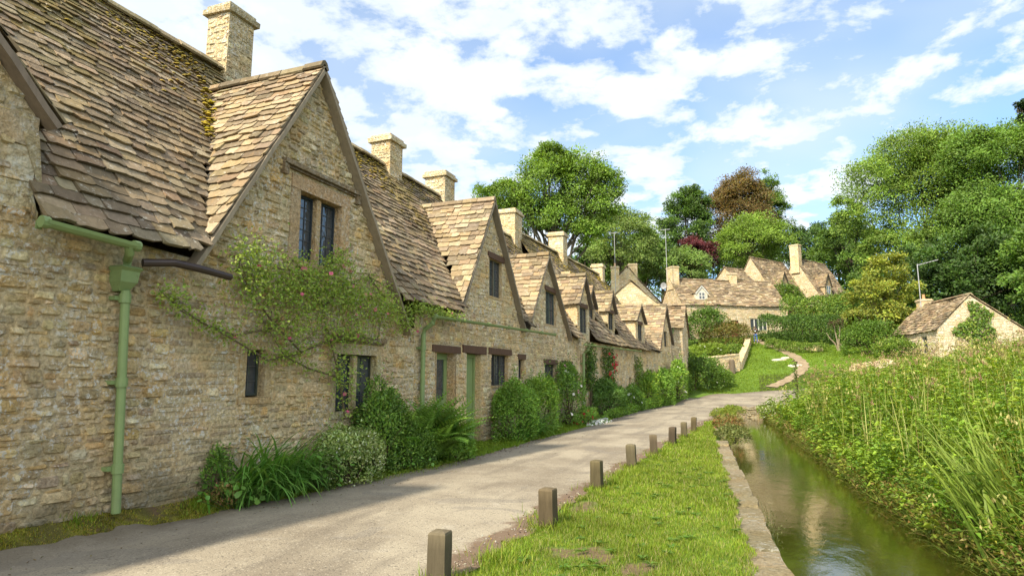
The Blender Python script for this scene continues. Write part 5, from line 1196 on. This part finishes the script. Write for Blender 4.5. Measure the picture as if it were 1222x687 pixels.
# long tufts at the lane side of the verge and round the posts
for cx1, cy1, m in [(-2.0, 5.0, 260), (-2.1, 6.6, 200), (-1.95, 9.1, 420), (-1.9, 9.7, 420), (-1.7, 10.3, 260)]+[(p[0], p[1]-.1, 90) for p in POSTS]:
    X, Y = RN.normal(cx1, .13, m), RN.normal(cy1, .16, m); P = np.stack([X, Y, 0*X-.01], 1); lv.blades(P, RN.uniform(0, 2*pi, m), RN.uniform(.08, .17, m), .007, RN.uniform(.05, .6, m), RN.uniform(.3, 1.2, m), pick(GC, m, .2), k=4)
m = 70; X, Y = scatter(-1.9, .1, 3.2, 13, m*2, lambda a, b: vg(a, b)); m = len(X)      # rosettes of plantain and clover in the turf
for j in range(8): a = RN.uniform(0, 2*pi, m); lv.leaves(np.stack([X, Y, 0*X+.02], 1), np.stack([np.cos(a), np.sin(a), .35+0*a], 1), np.array((0, 0, 1.))+ru(m)*.2, RN.uniform(.04, .09, m), .028, pick([(.09, .17, .03), (.12, .2, .035)], m))
tag(lv.build('verge_grass', M['grass']), 'short bright green grass of the verge between posts and stream', 'grass', kind='stuff')
# moss and thin grass at the foot of the walls
lv = LV(); n = 90000; X, Y = scatter(-6.05, -4.8, 2.6, 31, n, lambda a, b: (a < roadx(b, 'l')+.02+.09*wob(a, b, 2)) & ((wob(a, b, 1.3) > -.25) | (b > 7)))
n = len(X); P = np.stack([X, Y, hh(X, Y)-.005], 1); near = Y < 6.2; C = np.where(near[:, None], pick([(.3, .3, .035), (.22, .24, .03), (.34, .27, .05)], n), pick(GC[:3], n))
lv.blades(P, RN.uniform(0, 2*pi, n), np.where(near, .02, .05)*RN.uniform(.5, 1.5, n)*(1+.5*wob(X, Y, 2)), np.where(near, .008, .008)*(1+Y/20), RN.uniform(.1, 1., n), .8, C, k=2)
n = 20000; X, Y = scatter(-6.0, -5.5, 2.8, 6.3, n, lambda a, b: (a < roadx(b, 'l')+.03*wob(a, b, 6)) & (wob(a, b, 2.1) > -.5)); n = len(X); P = np.stack([X, Y, hh(X, Y)-.004], 1)
lv.blades(P, RN.uniform(0, 2*pi, n), .028*RN.uniform(.4, 1.5, n)*(1+.6*wob(X, Y, 4)), .007, RN.uniform(.2, 1.1, n), .7, pick([(.33, .32, .04), (.24, .26, .035), (.38, .29, .06), (.14, .17, .03)], n)*(1+.3*wob(X, Y, 5))[:, None], k=2)
for (cx1, cy1, m, s_) in ((-5.78, 5.55, 700, .09), (-5.9, 4.2, 120, .05), (-5.6, 7.0, 500, .15), (-5.35, 8.2, 700, .2), (-5.2, 9.3, 700, .25), (-5.2, 10.2, 500, .2), (-5.3, 16.9, 500, .3)):
    X, Y = RN.normal(cx1, s_*.8, m), RN.normal(cy1, s_*1.6, m); P = np.stack([X, Y, hh(X, Y)-.01], 1); lv.blades(P, RN.uniform(0, 2*pi, m), RN.uniform(.05, .13, m), .007, RN.uniform(.05, .7, m), RN.uniform(.3, 1.2, m), pick(GC, m, .2), k=3)
tag(lv.build('wall_foot_moss', M['grass']), 'mossy yellow green strip of ground cover at the foot of the cottages', 'moss', kind='stuff')
# lawn up the slope
lv = LV(); n = 150000
def lawn_ok(a, b): return (b > np.interp(a, rl[:, 0], rl[:, 1])+.1) & (np.min([np.hypot(a-p[0], b-p[1]) for p in pc[::4]], 0) > .5+.2*np.sin(a*7+b*5))
X, Y = scatter(-5.5, 12, 43, 76, n, lawn_ok); n = len(X); P = np.stack([X, Y, hh(X, Y)-.02], 1)
lv.blades(P, RN.uniform(0, 2*pi, n), .09*RN.uniform(.5, 1.3, n), .05, RN.uniform(.1, .8, n), .6, pick([(.165, .25, .022), (.19, .27, .026), (.145, .225, .022)], n)*(1+.2*wob(X, Y, .3))[:, None], k=2)
tag(lv.build('lawn_grass', M['grass']), 'sunny mown grass on the slope beyond the lane', 'grass', kind='stuff')

# ------------------------------------------------------------------ the overgrown bank on the right
def bank(n, y0, y1, x1, hgt, nl, L, seed):
    X, Y = scatter(0, x1, y0, y1, n, lambda a, b: (a > np.where(b < 31.6, xr(b)+.05, 2.2+(b-31.6)*.55)+.12*wob(a, b, 2)) & (a < b*.95+1.5) & (b > 3))
    k = (Y > 31.6) & inroad(X, Y, -.3); X, Y = X[~k], Y[~k]
    n = len(X); z = hh(X, Y); inl = np.clip((X-xr(Y))/1.1, 0, 1)
    H = hgt*RN.uniform(.75, 1.2, n)*(.30+.70*inl**.6)*(1+.14*wob(X, Y, .6)); H = np.where(Y > 31, H*.9, H)
    lean = RN.uniform(.0, .28, n)+.35*(1-inl); az = RN.uniform(0, 2*pi, n); az = np.where(RN.uniform(0, 1, n) < (1-inl)*.8, pi+RN.normal(0, .7, n), az)
    B = np.stack([X, Y, z-.03], 1); dr = np.stack([np.cos(az)*np.sin(lean), np.sin(az)*np.sin(lean), np.cos(lean)], 1)
    typ = RN.uniform(0, 1, n)*.75+.12+.42*wob(X, Y, .38); hol = np.clip((.9*wob(X+3, Y, 1.1)+.5*wob(Y, X, .7)), -1, 1); H = H*(1+.26*hol); H = H*np.where(typ > .75, 1.18, 1)*np.where((typ > .42) & (typ < .6), .86, 1)
    pc_ = np.where((typ < .38)[:, None], pick([(.22, .32, .035), (.26, .34, .045), (.17, .28, .035)], n), np.where((typ < .86)[:, None], pick([(.16, .27, .03), (.11, .20, .028), (.13, .24, .03)], n), pick([(.28, .28, .045), (.25, .25, .04)], n)))
    lv2 = LV()
    # stems
    lv2.blades(B, az, H, .012 if L < .09 else .02, lean, .02, pc_*.8, k=2)
    for j in range(nl):
        t = .25+.75*(j/nl)**.8; ph = j*pi/2+RN.uniform(-.5, .5, n)
        for sgn in (0, pi):
            a = ph+sgn+az; o = np.stack([np.cos(a), np.sin(a), RN.uniform(-.1, .5, n)], 1)
            s_ = L*(1.25-.75*t)*RN.uniform(.7, 1.3, n)*np.where(typ < .3, 1.25, np.where(typ < .6, .8, np.where(typ < .8, 1.15, .7))); wr = np.where(typ < .42, .58, np.where(typ < .75, .38, .24))
            lv2.leaves(B+dr*(H*t)[:, None]+o*.01, o, np.array((0, 0, 1.))+ru(n)*.45, s_, s_*wr, pc_*RN.uniform(.72, 1.15, (n, 1))*(.9+.2*t), droop=.3)
    # pale seed heads
    k = np.where(typ > .97)[0]
    if len(k):
        tip = (B+dr*H[:, None])[k]
        for j in range(7): lv2.leaves(tip+ru(len(k))*L*.5, ru(len(k))*.5+np.array((0, 0, 1.)), ru(len(k)), L*.5, L*.22, pick([(.42, .38, .14), (.34, .33, .1)], len(k)))
    return lv2
A_ = bank(4600, 5.5, 14, 9, 1.05, 8, .11, 1)
B_ = bank(6500, 14, 26, 16, 1.15, 6, .155, 2); C_ = bank(6500, 26, 58, 32, 1.2, 4, .25, 3)
for q in (B_, C_): A_.raw(np.concatenate(q.V), np.concatenate(q.T), np.concatenate(q.C))
tag(A_.build('bank_plants', M['leaf']), 'dense sunny nettles, willowherb and weeds covering the right bank of the stream', 'weeds', kind='stuff')
lv = LV(); n = 5200; X, Y = scatter(1.5, 14, 6.5, 40, n, lambda a, b: (a > np.where(b < 31.6, xr(b)+.3, 2.6+(b-31.6)*.55)) & (a < b*.95+1.5) & (wob(a, b, .5)+.3*wob(b, a, 1.5) > .1)); n = len(X); P = np.stack([X, Y, hh(X, Y)], 1)
lv.blades(P, RN.uniform(0, 2*pi, n), RN.uniform(.9, 1.6, n), .012*(1+Y/16), RN.uniform(.0, .25, n), RN.uniform(.1, .9, n), pick([(.2, .3, .04), (.26, .33, .06), (.34, .34, .1), (.16, .24, .04)], n), k=5, tipc=(.36, .36, .12))
sp = lv.blades(P[:900], RN.uniform(0, 2*pi, min(900, n)), RN.uniform(1.2, 1.75, min(900, n)), .01, .05, RN.uniform(0, .3, min(900, n)), pick([(.3, .22, .1), (.22, .2, .08)], min(900, n)), k=4)
for q in (4, 5):
    for j in range(4): m = len(sp[0][0]); lv.leaves(sp[0][min(q, 4)]+RN.normal(0, .02, (m, 3)), ru(m)*.6+np.array((0, 0, 1.)), ru(m), .07, .018, pick([(.34, .26, .13), (.42, .36, .16), (.3, .16, .12)], m))
tag(lv.build('bank_grasses', M['grass']), 'tall loose grasses and seed heads standing above the weeds of the right bank', 'grass', kind='stuff')
# low fringe trailing in the water
lv = LV(); n = 5200; Y = RN.uniform(5.5, 31, n); X = xr(Y)-.02+np.abs(RN.normal(0, .16, n)); P = np.stack([X, Y, hh(X, Y)-.02], 1)
lv.blades(P, pi+RN.normal(0, .9, n), RN.uniform(.15, .5, n), .012*(1+Y/14), RN.uniform(.2, .9, n), RN.uniform(.4, 1.6, n), pick([(.15, .2, .03), (.2, .2, .04), (.11, .17, .03), (.26, .2, .07)], n), k=4)
n = 9000; Y = RN.uniform(5.5, 31, n); X = xr(Y)-.05+np.abs(RN.normal(0, .22, n)); P = np.stack([X, Y, np.maximum(hh(X, Y), WZ)+RN.uniform(0, .3, n)], 1); o = ru(n); lv.leaves(P, o+np.array((-.5, 0, .1)), ru(n)+np.array((0, 0, 1)), .045*(1+Y/16), .022*(1+Y/16), pick([(.13, .19, .03), (.17, .2, .03), (.22, .17, .05)], n))
tag(lv.build('waterside_fringe', M['leaf']), 'trailing grass and cress hanging over the right edge of the water', 'weeds', kind='stuff')
def reeds(label, cx1, cy1, sp, n, L, lean, azc, azs, W=.022):
    T = thing('reed_clump', label, 'reeds', (cx1, cy1, h1(cx1, cy1)), 'clumps of flag iris on the right bank'); lv = LV()
    X, Y = RN.normal(cx1, sp, n), RN.normal(cy1, sp*1.2, n); P = np.stack([X, Y, hh(X, Y)-.05], 1)
    lv.blades(P, RN.normal(azc, azs, n), L*RN.uniform(.6, 1.12, n), W*RN.uniform(.7, 1.25, n), np.abs(RN.normal(lean, .12, n)), np.abs(RN.normal(.35, .5, n)), pick([(.16, .28, .035), (.2, .31, .045), (.13, .235, .035)], n, .15), k=9, tipc=(.26, .32, .07))
    m = n//6; X, Y = RN.normal(cx1, sp, m), RN.normal(cy1, sp, m); P = np.stack([X, Y, hh(X, Y)-.05], 1); lv.blades(P, RN.uniform(0, 6.3, m), L*.5*RN.uniform(.5, 1.1, m), W*.8, RN.uniform(.2, .9, m), RN.uniform(.5, 1.8, m), pick([(.3, .22, .09), (.24, .16, .06)], m), k=6)
    lv.build('leaves', M['grass'], T); return T
reeds('largest clump of tall sword-like leaves leaning left over the water', 2.35, 7.8, .17, 120, 1.45, .30, 2.6, .55, .036)
reeds('clump of sword leaves at the lower right corner, spreading over the water', 2.6, 6.5, .2, 100, 1.1, .5, 1.9, 1.2, .032)
reeds('sword leaves standing behind the corner clump, tips crossing', 3.3, 7.6, .25, 90, 1.35, .42, 3.4, .8, .034)
reeds('thin clump of sword leaves half way up the weedy bank', 2.75, 10.2, .2, 50, 1.0, .3, 2.4, .6, .034)
x, y = at(950, 27); T = thing('thistle', 'single tall dark thistle stalk rising above the bank weeds, by the lawn path', 'plant', (x, y, h1(x, y))); z = h1(x, y); mb = MB(); mb.tube([(x, y, z), (x+.04, y, z+1.3), (x-.02, y, z+1.95)], [.02, .016, .01], 6, (.10, .09, .04)); mb.build('stem', M['bark'], T)
lv = LV(); n = 60; P = np.stack([np.full(n, x), np.full(n, y), z+RN.uniform(.5, 1.85, n)], 1); lv.leaves(P, ru(n)+np.array((0, 0, .5)), ru(n), .2, .06, pick([(.1, .12, .04)], n)); lv.build('leaves', M['leaf'], T)
bloom('flower_head', np.array([(x-.02, y, z+1.98), (x+.05, y, z+1.9), (x-.08, y, z+1.93)]), np.array([(0, -.3, 1.)]*3), .075, [(.16, .05, .09)], T)
x, y = at(927, 27.3); shrub('white_flower_clump', 'clump of white-speckled leaves at the water edge, left end of the weedy bank', x, y-.2, .9, .9, .75, 2200, .09, LIME+[(.4, .42, .25)], 'plant', seed=70, flowers=[(150, .035, [(.75, .75, .62)], 'flowers')], z=-.25)
for i, (px, d, h, pal, lb) in enumerate(((866, 19.5, .5, [(.26, .13, .05), (.22, .17, .06), (.18, .2, .05)], 'reddish brown weeds at the left waterside'), (871, 16.3, .42, [(.12, .15, .04), (.16, .17, .05)], 'grey green weeds growing out of the kerb gap'), (862, 24.5, .5, LIME[:2]+YEL, 'yellow green tuft between lane and stream near the bridge'), (872, 28.5, .4, YEL+LIME, 'grassy tuft by the low bridge wall'))):
    x, y = at(px, d); shrub('waterside_plant', lb, x, y, .42+.1*(i > 1), .9, h, 1500, .07, pal, 'plant', seed=80+i, z=-.12, stems=3, group='small plants along the left edge of the stream')
n = 6; 
T = thing('water_weed', 'thin trailing weed growing from the kerb stones into the stream', 'plant', (.12, 8.4, WZ)); lv = LV(); m = 46; P = np.stack([RN.normal(.08, .04, m), RN.uniform(7.6, 9.3, m), np.full(m, WZ)], 1); sp = lv.blades(P, RN.uniform(0, 6.3, m), RN.uniform(.08, .3, m), .006, RN.uniform(0, .6, m), .6, pick([(.1, .11, .04)], m), k=3)
for q in sp[0][1:]: lv.leaves(q, ru(m), ru(m)+np.array((0, 0, 1)), .03, .014, pick([(.12, .13, .04)], m))
lv.build('leaves', M['leaf'], T)

# ------------------------------------------------------------------ plants along the cottages
def strap(name, label, cx1, cy1, sx, sy, n, L, W, pal, az0, azs, group=None, z=None, lean=.35, bend=1.5):
    T = thing(name, label, 'plant', (cx1, cy1, h1(cx1, cy1)), group); lv = LV(); X, Y = RN.normal(cx1, sx, n), RN.normal(cy1, sy, n); P = np.stack([X, Y, hh(X, Y)-.02], 1)
    lv.blades(P, RN.normal(az0, azs, n), L*RN.uniform(.55, 1.15, n), W*RN.uniform(.7, 1.2, n), np.abs(RN.normal(lean, .2, n)), RN.normal(bend, .35, n), pick(pal, n, .2), k=9); lv.build('leaves', M['grass'], T); return T
LIL = [(.12, .27, .05), (.15, .31, .055), (.10, .23, .045), (.18, .33, .07)]
strap('daylily_clump', 'big fountain of arching strap leaves at the foot of the wall under the small window', -5.72, 6.5, .10, .36, 460, 1.05, .032, LIL, .0, .9, lean=.3, bend=1.75)
strap('daylily_clump', 'smaller fountain of strap leaves at the left end of the flower bed', -5.72, 5.95, .08, .12, 60, .55, .02, LIL, -.5, 1.3)
strap('daylily_clump', 'arching strap leaves below the round bush right of the green door', -5.45, 15.2, .12, .45, 240, 1.0, .03, LIL, -.1, .8)
def big_leaves(label, x, y, n, R, seed, sx=.18, sy=.2, h=.35):
    T = thing('broad_leaf_plant', label, 'plant', (x, y, h1(x, y)), 'broad lobed plants in the flower bed'); z = h1(x, y); X, Y = RN.normal(x, sx, n), RN.normal(y, sy, n); Z = z+RN.uniform(.08, h, n); P = np.stack([X, Y, Z], 1)
    lv = LV(); lv.rounds(P, ru(n), nrm(np.array((.6, -.5, .9))+ru(n)*.5), R*RN.uniform(.6, 1.2, n), pick([(.12, .25, .04), (.14, .28, .05)], n), 9, .12); lv.build('leaves', M['leaf'], T)
    mb = MB()
    for p in P: mb.tube([(x+(p[0]-x)*.3, y+(p[1]-y)*.3, z), tuple(p)], .004, 4, (.08, .14, .03))
    mb.build('stems', M['leaf'], T)
big_leaves('bright lobed leaves left of the strap-leaved fountain', -5.62, 5.85, 60, .036, 1)
big_leaves('bright lobed leaves between the strap leaves and the white-flecked bush', -5.42, 7.1, 60, .042, 2, h=.5)
big_leaves('small lobed leaves low at the right end of the white-flecked bush', -5.25, 9.2, 44, .032, 3, h=.3)
BG = 'bushes planted along the front of the terrace'
def wb(label, y, x, rx, ry, h, n, L, pal, seed, **k): return shrub(k.pop('name', 'garden_shrub'), label, x, y, rx, ry, h, n, L, [tuple(min(.8, c*1.6) for c in q) for q in pal], seed=seed, group=BG, **k)
wb('tiny dark-leaved bush at the wall base, left of the strap leaves', 5.75, -5.86, .12, .22, .62, 900, .04, DARK+MID, 90)
wb('low reddish weeds at the left end of the bed', 5.75, -5.72, .16, .25, .26, 900, .035, [(.2, .1, .05), (.13, .14, .03), (.16, .15, .04)], 91, cat='plant', name='low_weeds')
wb('white-flecked spreading bush in the middle of the flower bed', 7.8, -5.5, .45, .62, .95, 7500, .05, [(.15, .2, .05), (.2, .24, .08), (.1, .15, .035), (.3, .34, .18)], 92, flowers=[(90, .016, [(.7, .7, .6)], 'flowers')])
wb('upright dark green bush under the two-light ground floor window', 8.75, -5.6, .42, .62, 1.55, 10000, .055, MID+DARK+[(.12, .15, .04)], 93)
wb('low dark leafy mound between the tall bush and the fern', 9.35, -5.4, .36, .5, .9, 4600, .05, DARK+MID, 94)
wb('leafy hydrangea-like mound at the foot of the fern', 10.7, -5.28, .34, .6, .5, 3200, .065, MID, 95)
def fern(label, x, y, n, L, seed, spread=.25):
    T = thing('fern', label, 'fern', (x, y, h1(x, y)), BG); lv = LV(); X, Y = RN.normal(x, spread*.5, n), RN.normal(y, spread, n); P = np.stack([X, Y, hh(X, Y)], 1); az = RN.normal(-.2, 1.5, n); Ln = L*RN.uniform(.6, 1.1, n)
    k = 22; C = pick([(.15, .29, .04), (.19, .33, .05), (.13, .25, .04)], n); sp, dr, S = lv.blades(P, az, Ln, .012, RN.uniform(.1, .6, n), RN.uniform(.6, 1.4, n), C, k=k)
    for i in range(3, k+1):
        t = i/k; ll = L*.24*(1-t)**.7*min(1, t*3)+.01
        for sg in (-1, 1): lv.leaves(sp[i], S*sg+dr[i]*.45, np.cross(dr[i], S)*-1+ru(n)*.2, ll*RN.uniform(.85, 1.1, n), ll*.26, C*RN.uniform(.85, 1.15, (n, 1)), droop=.25)
    lv.build('fronds', M['leaf'], T)
fern('large feathery fern clump beside the green window frame, under the downpipe', -5.58, 10.1, 130, 1.45, 1, .26)
fern('smaller fern spilling towards the green door', -5.5, 10.7, 40, .95, 2, .12)
wb('round glossy bush right of the green door, under the barred window', 14.55, -5.5, .5, .85, 1.65, 9000, .065, MID+[(.09, .17, .03)], 96)
wb('taller loose bush between the barred window and the white rose', 16.6, -5.55, .5, .95, 1.85, 7000, .07, MID+LIME[:1], 97)
wb('white rambling rose against the corner of the third cottage', 19.6, -5.6, .45, 1.5, 2.2, 6500, .075, DARK+MID, 98, flowers=[(34, .07, [(.85, .8, .74)], 'white_flowers'), (14, .07, [(.75, .35, .42)], 'pink_flowers')], cat='rose', name='rose_bush')
wb('low bed of red flowers in front of the white rose', 20.0, -5.15, .35, 1.1, .6, 2600, .06, MID, 99, flowers=[(40, .04, [(.4, .02, .03)], 'red_flowers')], cat='flowers', name='flower_bed')
wb('mat of white daisies spilling onto the lane edge', 20.6, -4.85, .28, 1.3, .12, 900, .04, MID, 100, flowers=[(260, .035, [(.8, .8, .76)], 'white_flowers')], cat='flowers', name='flower_bed', stems=0)
wb('big dark clipped bush right of the far green downpipe', 24.6, -5.35, .55, 1.7, 1.5, 9000, .08, DARK, 101)
wb('dark bush with pale top sprays, next along from the clipped one', 28.4, -5.15, .5, 1.3, 1.3, 6000, .085, DARK+MID, 102, flowers=[(60, .05, [(.6, .62, .55)], 'flowers')])
for i, (s, z, w_, h, lb) in enumerate(((.9, 1.9, .5, .9, 'dark climber beside the downpipe of the mid-terrace cottage'), (3.5, 1.9, .9, .9, 'red climbing rose on the wall of the mid-terrace cottage'), (8.9, 1.3, .6, 1.3, 'pale climber covering the right end of the mid-terrace wall'))):
    p = F4.p(s, 0, .1); T = thing('climbing_rose', lb, 'climbing plant', (p[0], p[1], h1(p[0], p[1])), 'climbers on the terrace walls')
    creeper(T, F4, s-w_, s+w_, z-h, z+h, .3, 1500, .09, DARK+MID if i < 2 else LIME[:2]+MID, 'foliage', lambda a, b: (((a-s)/w_)**2+((b-z)/h)**2 < 1+.4*np.sin(a*9+b*7)))
    mb = MB(); mb.tube([F4.p(s, 0, .12), F4.p(s+.1, z-.4, .1), F4.p(s, z+.3, .12)], [.03, .02, .01], 6, (.1, .08, .05)); mb.build('stem', M['bark'], T)
    if i == 1: m = 16; P = np.array([F4.p(s+U(-.8, .8), z+U(-.6, .7), .32) for _ in range(m)]); bloom('flowers', P, np.tile(np.array((1., -.3, .2)), (m, 1)), .07, [(.5, .04, .05)], T)
wb('tall grassy pale growth against the front of the fifth cottage', 32.2, -4.95, .5, 1.2, 2.0, 5000, .12, LIME[:2]+MID, 103)
wb('leafy green bush before the steep far gable', 35.0, -4.6, .6, 1.6, 2.1, 6000, .11, MID, 104)
wb('pale-flecked bush against the end gable', 37.8, -4.2, .6, 1.3, 2.4, 5000, .12, MID+LIME[:1], 105, flowers=[(60, .05, [(.7, .72, .6)], 'flowers')])
wb('low fringe of leaves along the lane before the far gable', 34, -4.75, .3, 4.5, .6, 4500, .09, MID+LIME[:1], 106, name='low_weeds', cat='plant', K=24)
wb('low fringe of leaves in front of the clipped bush', 26.2, -5.0, .25, 4.0, .4, 3500, .08, MID, 107, name='low_weeds', cat='plant', K=24)

# the pink climbing rose on the big gable
def wp(px, py, X=-5.75):
    u = (px-611)/745; # sight line to the plane X
    fz = cos(PITCH)-((343.5-py)/745)*sin(PITCH); rz_ = sin(PITCH)+((343.5-py)/745)*cos(PITCH); rx_, ry_ = CY*u-SY*fz, SY*u+CY*fz; t = X/rx_; return (X, ry_*t, EYE+rz_*t)
T = thing('climbing_rose', 'loose pink climbing rose sprawling over the front of the big gable, below its leaded window', 'climbing plant', (-5.85, 8.3, .1), 'climbers on the terrace walls')
mb = MB(); TW = (.13, .10, .06)
ST = [[(412, 500), (405, 450), (394, 405), (384, 370), (372, 335), (350, 310)], [(394, 405), (360, 420), (330, 390), (300, 350), (285, 320)], [(384, 370), (410, 340), (440, 330), (475, 350)], [(372, 335), (400, 310), (412, 300)], [(330, 390), (280, 400), (240, 385), (200, 355)], [(405, 450), (370, 440), (340, 425), (312, 380)], [(440, 330), (470, 370), (500, 372), (540, 378)], [(360, 420), (320, 430), (270, 400), (215, 370), (190, 345)], [(394, 405), (420, 400), (450, 405)]]
tips = []
for st in ST:
    P = [np.array(wp(a, b, -5.88+.02*i+U(0, .08))) for i, (a, b) in enumerate(st)]; mb.tube(P, [max(.004, .018*(1-i/len(P))) for i in range(len(P))], 6, TW); 
    for i in range(len(P)-1):
        for t in np.linspace(0, 1, 9): tips.append(P[i]*(1-t)+P[i+1]*t)
tips = np.array(tips)
def cl(px, py, w_, h, n): 
    n = int(n*1.5); c = np.array(wp(px, py)); q = RN.normal(0, 1, (n, 3))*np.array((.09, w_, h)); return c+q+np.array((.06, 0, 0))
PP = [cl(375, 340, .40, .2, 1000), cl(345, 345, .32, .2, 600), cl(420, 355, .38, .18, 1000), cl(455, 368, .28, .16, 600), cl(310, 330, .22, .22, 600), cl(290, 305, .14, .12, 220), cl(400, 315, .16, .1, 260), cl(350, 385, .3, .16, 400), cl(415, 395, .36, .12, 360), cl(480, 385, .2, .1, 220), cl(330, 420, .3, .12, 50), cl(255, 380, .2, .12, 30), cl(205, 350, .12, .08, 70), cl(280, 350, .16, .2, 90), cl(410, 445, .2, .3, 240),
      cl(500, 368, .35, .07, 420), cl(530, 376, .35, .06, 320)]
k = RN.integers(0, len(tips), 2400); PP.append(tips[k]+RN.normal(0, .05, (2400, 3)))
P = np.concatenate(PP); P = P[(P[:, 0] > -5.93)]; n = len(P)
# twigs through the leaf masses
for i in range(160):
    a = P[RN.integers(0, n)]; b = tips[np.argmin(np.linalg.norm(tips-a, axis=1))]; mb.tube([b, (a+b)/2+RN.normal(0, .03, 3), a], [.005, .004, .002], 4, TW)
mb.build('stems', M['bark'], T)
lv = LV(); lv.leaves(P, nrm(ru(n)+np.array((.5, 0, -.1))), nrm(ru(n)*.7+np.array((.6, -.2, .6))), RN.uniform(.03, .058, n), RN.uniform(.018, .032, n), pick([(.25, .35, .05), (.28, .38, .06), (.18, .28, .045), (.28, .33, .07)], n)); lv.build('foliage', M['leaf'], T)
m = 26; k = RN.integers(0, n, 400); k = [q for q in k if P[q][1] > 7.6 or U(0, 1) < .25][:m]; bloom('flowers', P[k]+np.array((.08, 0, 0)), nrm(np.array((1., -.6, .3))+ru(len(k))*.4), .032, [(.6, .14, .22), (.7, .28, .32), (.55, .2, .2)], T)
# ------------------------------------------------------------------ camera, sun, sky
cam = bpy.data.cameras.new('camera'); co = bpy.data.objects.new('camera', cam); COL.objects.link(co)
cam.sensor_width = 36; cam.lens = 745/1222*36; cam.clip_end = 2000; cam.clip_start = .05
co.location = (0, 0, EYE); co.rotation_euler = (pi/2+PITCH, 0, YAW); sc.camera = co
SUN_AZ = atan2(-.30, -.95); SUN_EL = radians(43)       # azimuth from +Y towards +X
sd = V3((sin(SUN_AZ)*cos(SUN_EL), cos(SUN_AZ)*cos(SUN_EL), sin(SUN_EL)))
L = bpy.data.lights.new('sun', 'SUN'); L.energy = 3.1; L.angle = radians(2.); L.color = (1, .93, .80)
lo = bpy.data.objects.new('sun', L); COL.objects.link(lo)
from mathutils import Vector
lo.rotation_euler = Vector(tuple(sd)).to_track_quat('Z', 'Y').to_euler()
wd = bpy.data.worlds.new('World'); sc.world = wd; wd.use_nodes = True; nt = wd.node_tree; nt.nodes.clear()
t = NT.__new__(NT); t.t = nt; t.m = None
out = t.n('ShaderNodeOutputWorld'); sky = t.n('ShaderNodeTexSky'); sky.sky_type = 'NISHITA'; sky.sun_disc = False
sky.sun_elevation = SUN_EL; sky.sun_rotation = SUN_AZ % (2*pi); sky.air_density = 1.0; sky.dust_density = .5; sky.ozone_density = 2.0
g = t.n('ShaderNodeTexCoord').outputs['Generated']
s = t.n('ShaderNodeSeparateXYZ', Vector=g)
zz = t.math('MAXIMUM', s.outputs[2], .04); zz = t.math('ADD', zz, .18)
cx = t.math('DIVIDE', s.outputs[0], zz); cyy = t.math('DIVIDE', s.outputs[1], zz)
v = t.n('ShaderNodeCombineXYZ', X=cx, Y=cyy, Z=0.).outputs[0]
n1 = t.noise(v, 2.7, 9, .6, .25); n2 = t.noise(v, .75, 4, .55, .2); n3 = t.noise(v, 6.5, 8, .6, .2)
# more cloud to the left, clearer to the right, thin veils between the tufts
side = t.ramp(t.math('ADD', t.math('MULTIPLY', s.outputs[0], .94), t.math('MULTIPLY', s.outputs[1], .05)), -.75, .75, .10, .005)
tot = t.math('ADD', t.math('ADD', t.math('MULTIPLY', n1, .52), t.math('MULTIPLY', n2, .16)), t.math('MULTIPLY', n3, .34))
back = t.ramp(s.outputs[1], .25, -.35, 0., .11)      # extra cloud out of view behind the viewer, added to light the cottage fronts
tot = t.math('ADD', t.math('ADD', tot, side), back)
m = t.n('ShaderNodeMapRange', _interpolation_type='SMOOTHSTEP', Value=tot, i1=.50, i2=.60, i3=.0, i4=.92).outputs[0]
veil = t.n('ShaderNodeMapRange', _interpolation_type='SMOOTHSTEP', Value=t.math('ADD', n2, side), i1=.36, i2=.75, i3=.1, i4=.62).outputs[0]
m = t.math('MAXIMUM', m, veil)
m = t.math('MULTIPLY', t.math('MAXIMUM', m, t.ramp(s.outputs[2], .35, .06, 0., .35)), t.ramp(s.outputs[2], -.02, .03))
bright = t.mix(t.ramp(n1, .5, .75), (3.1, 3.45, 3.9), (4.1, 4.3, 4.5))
bright = t.mix(1., bright, t.mix(t.ramp(s.outputs[1], .2, -.3), (1., 1., 1.), (2.3, 2.25, 2.15)), 'MULTIPLY')   # unseen clouds behind the viewer brightened to fill the shaded cottage fronts
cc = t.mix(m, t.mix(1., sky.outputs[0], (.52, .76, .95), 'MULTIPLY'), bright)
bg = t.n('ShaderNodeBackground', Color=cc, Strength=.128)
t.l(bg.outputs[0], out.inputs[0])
sc.view_settings.view_transform = 'Standard'; sc.view_settings.look = 'None'; sc.view_settings.gamma = 1; sc.view_settings.exposure = 1.3
sc.view_settings.use_white_balance = True; sc.view_settings.white_balance_temperature = 6950; sc.view_settings.white_balance_tint = 8
sc.render.engine = 'CYCLES'; sc.cycles.max_bounces = 8; sc.cycles.transparent_max_bounces = 8; sc.cycles.use_denoising = True
sc.cycles.diffuse_bounces = 4
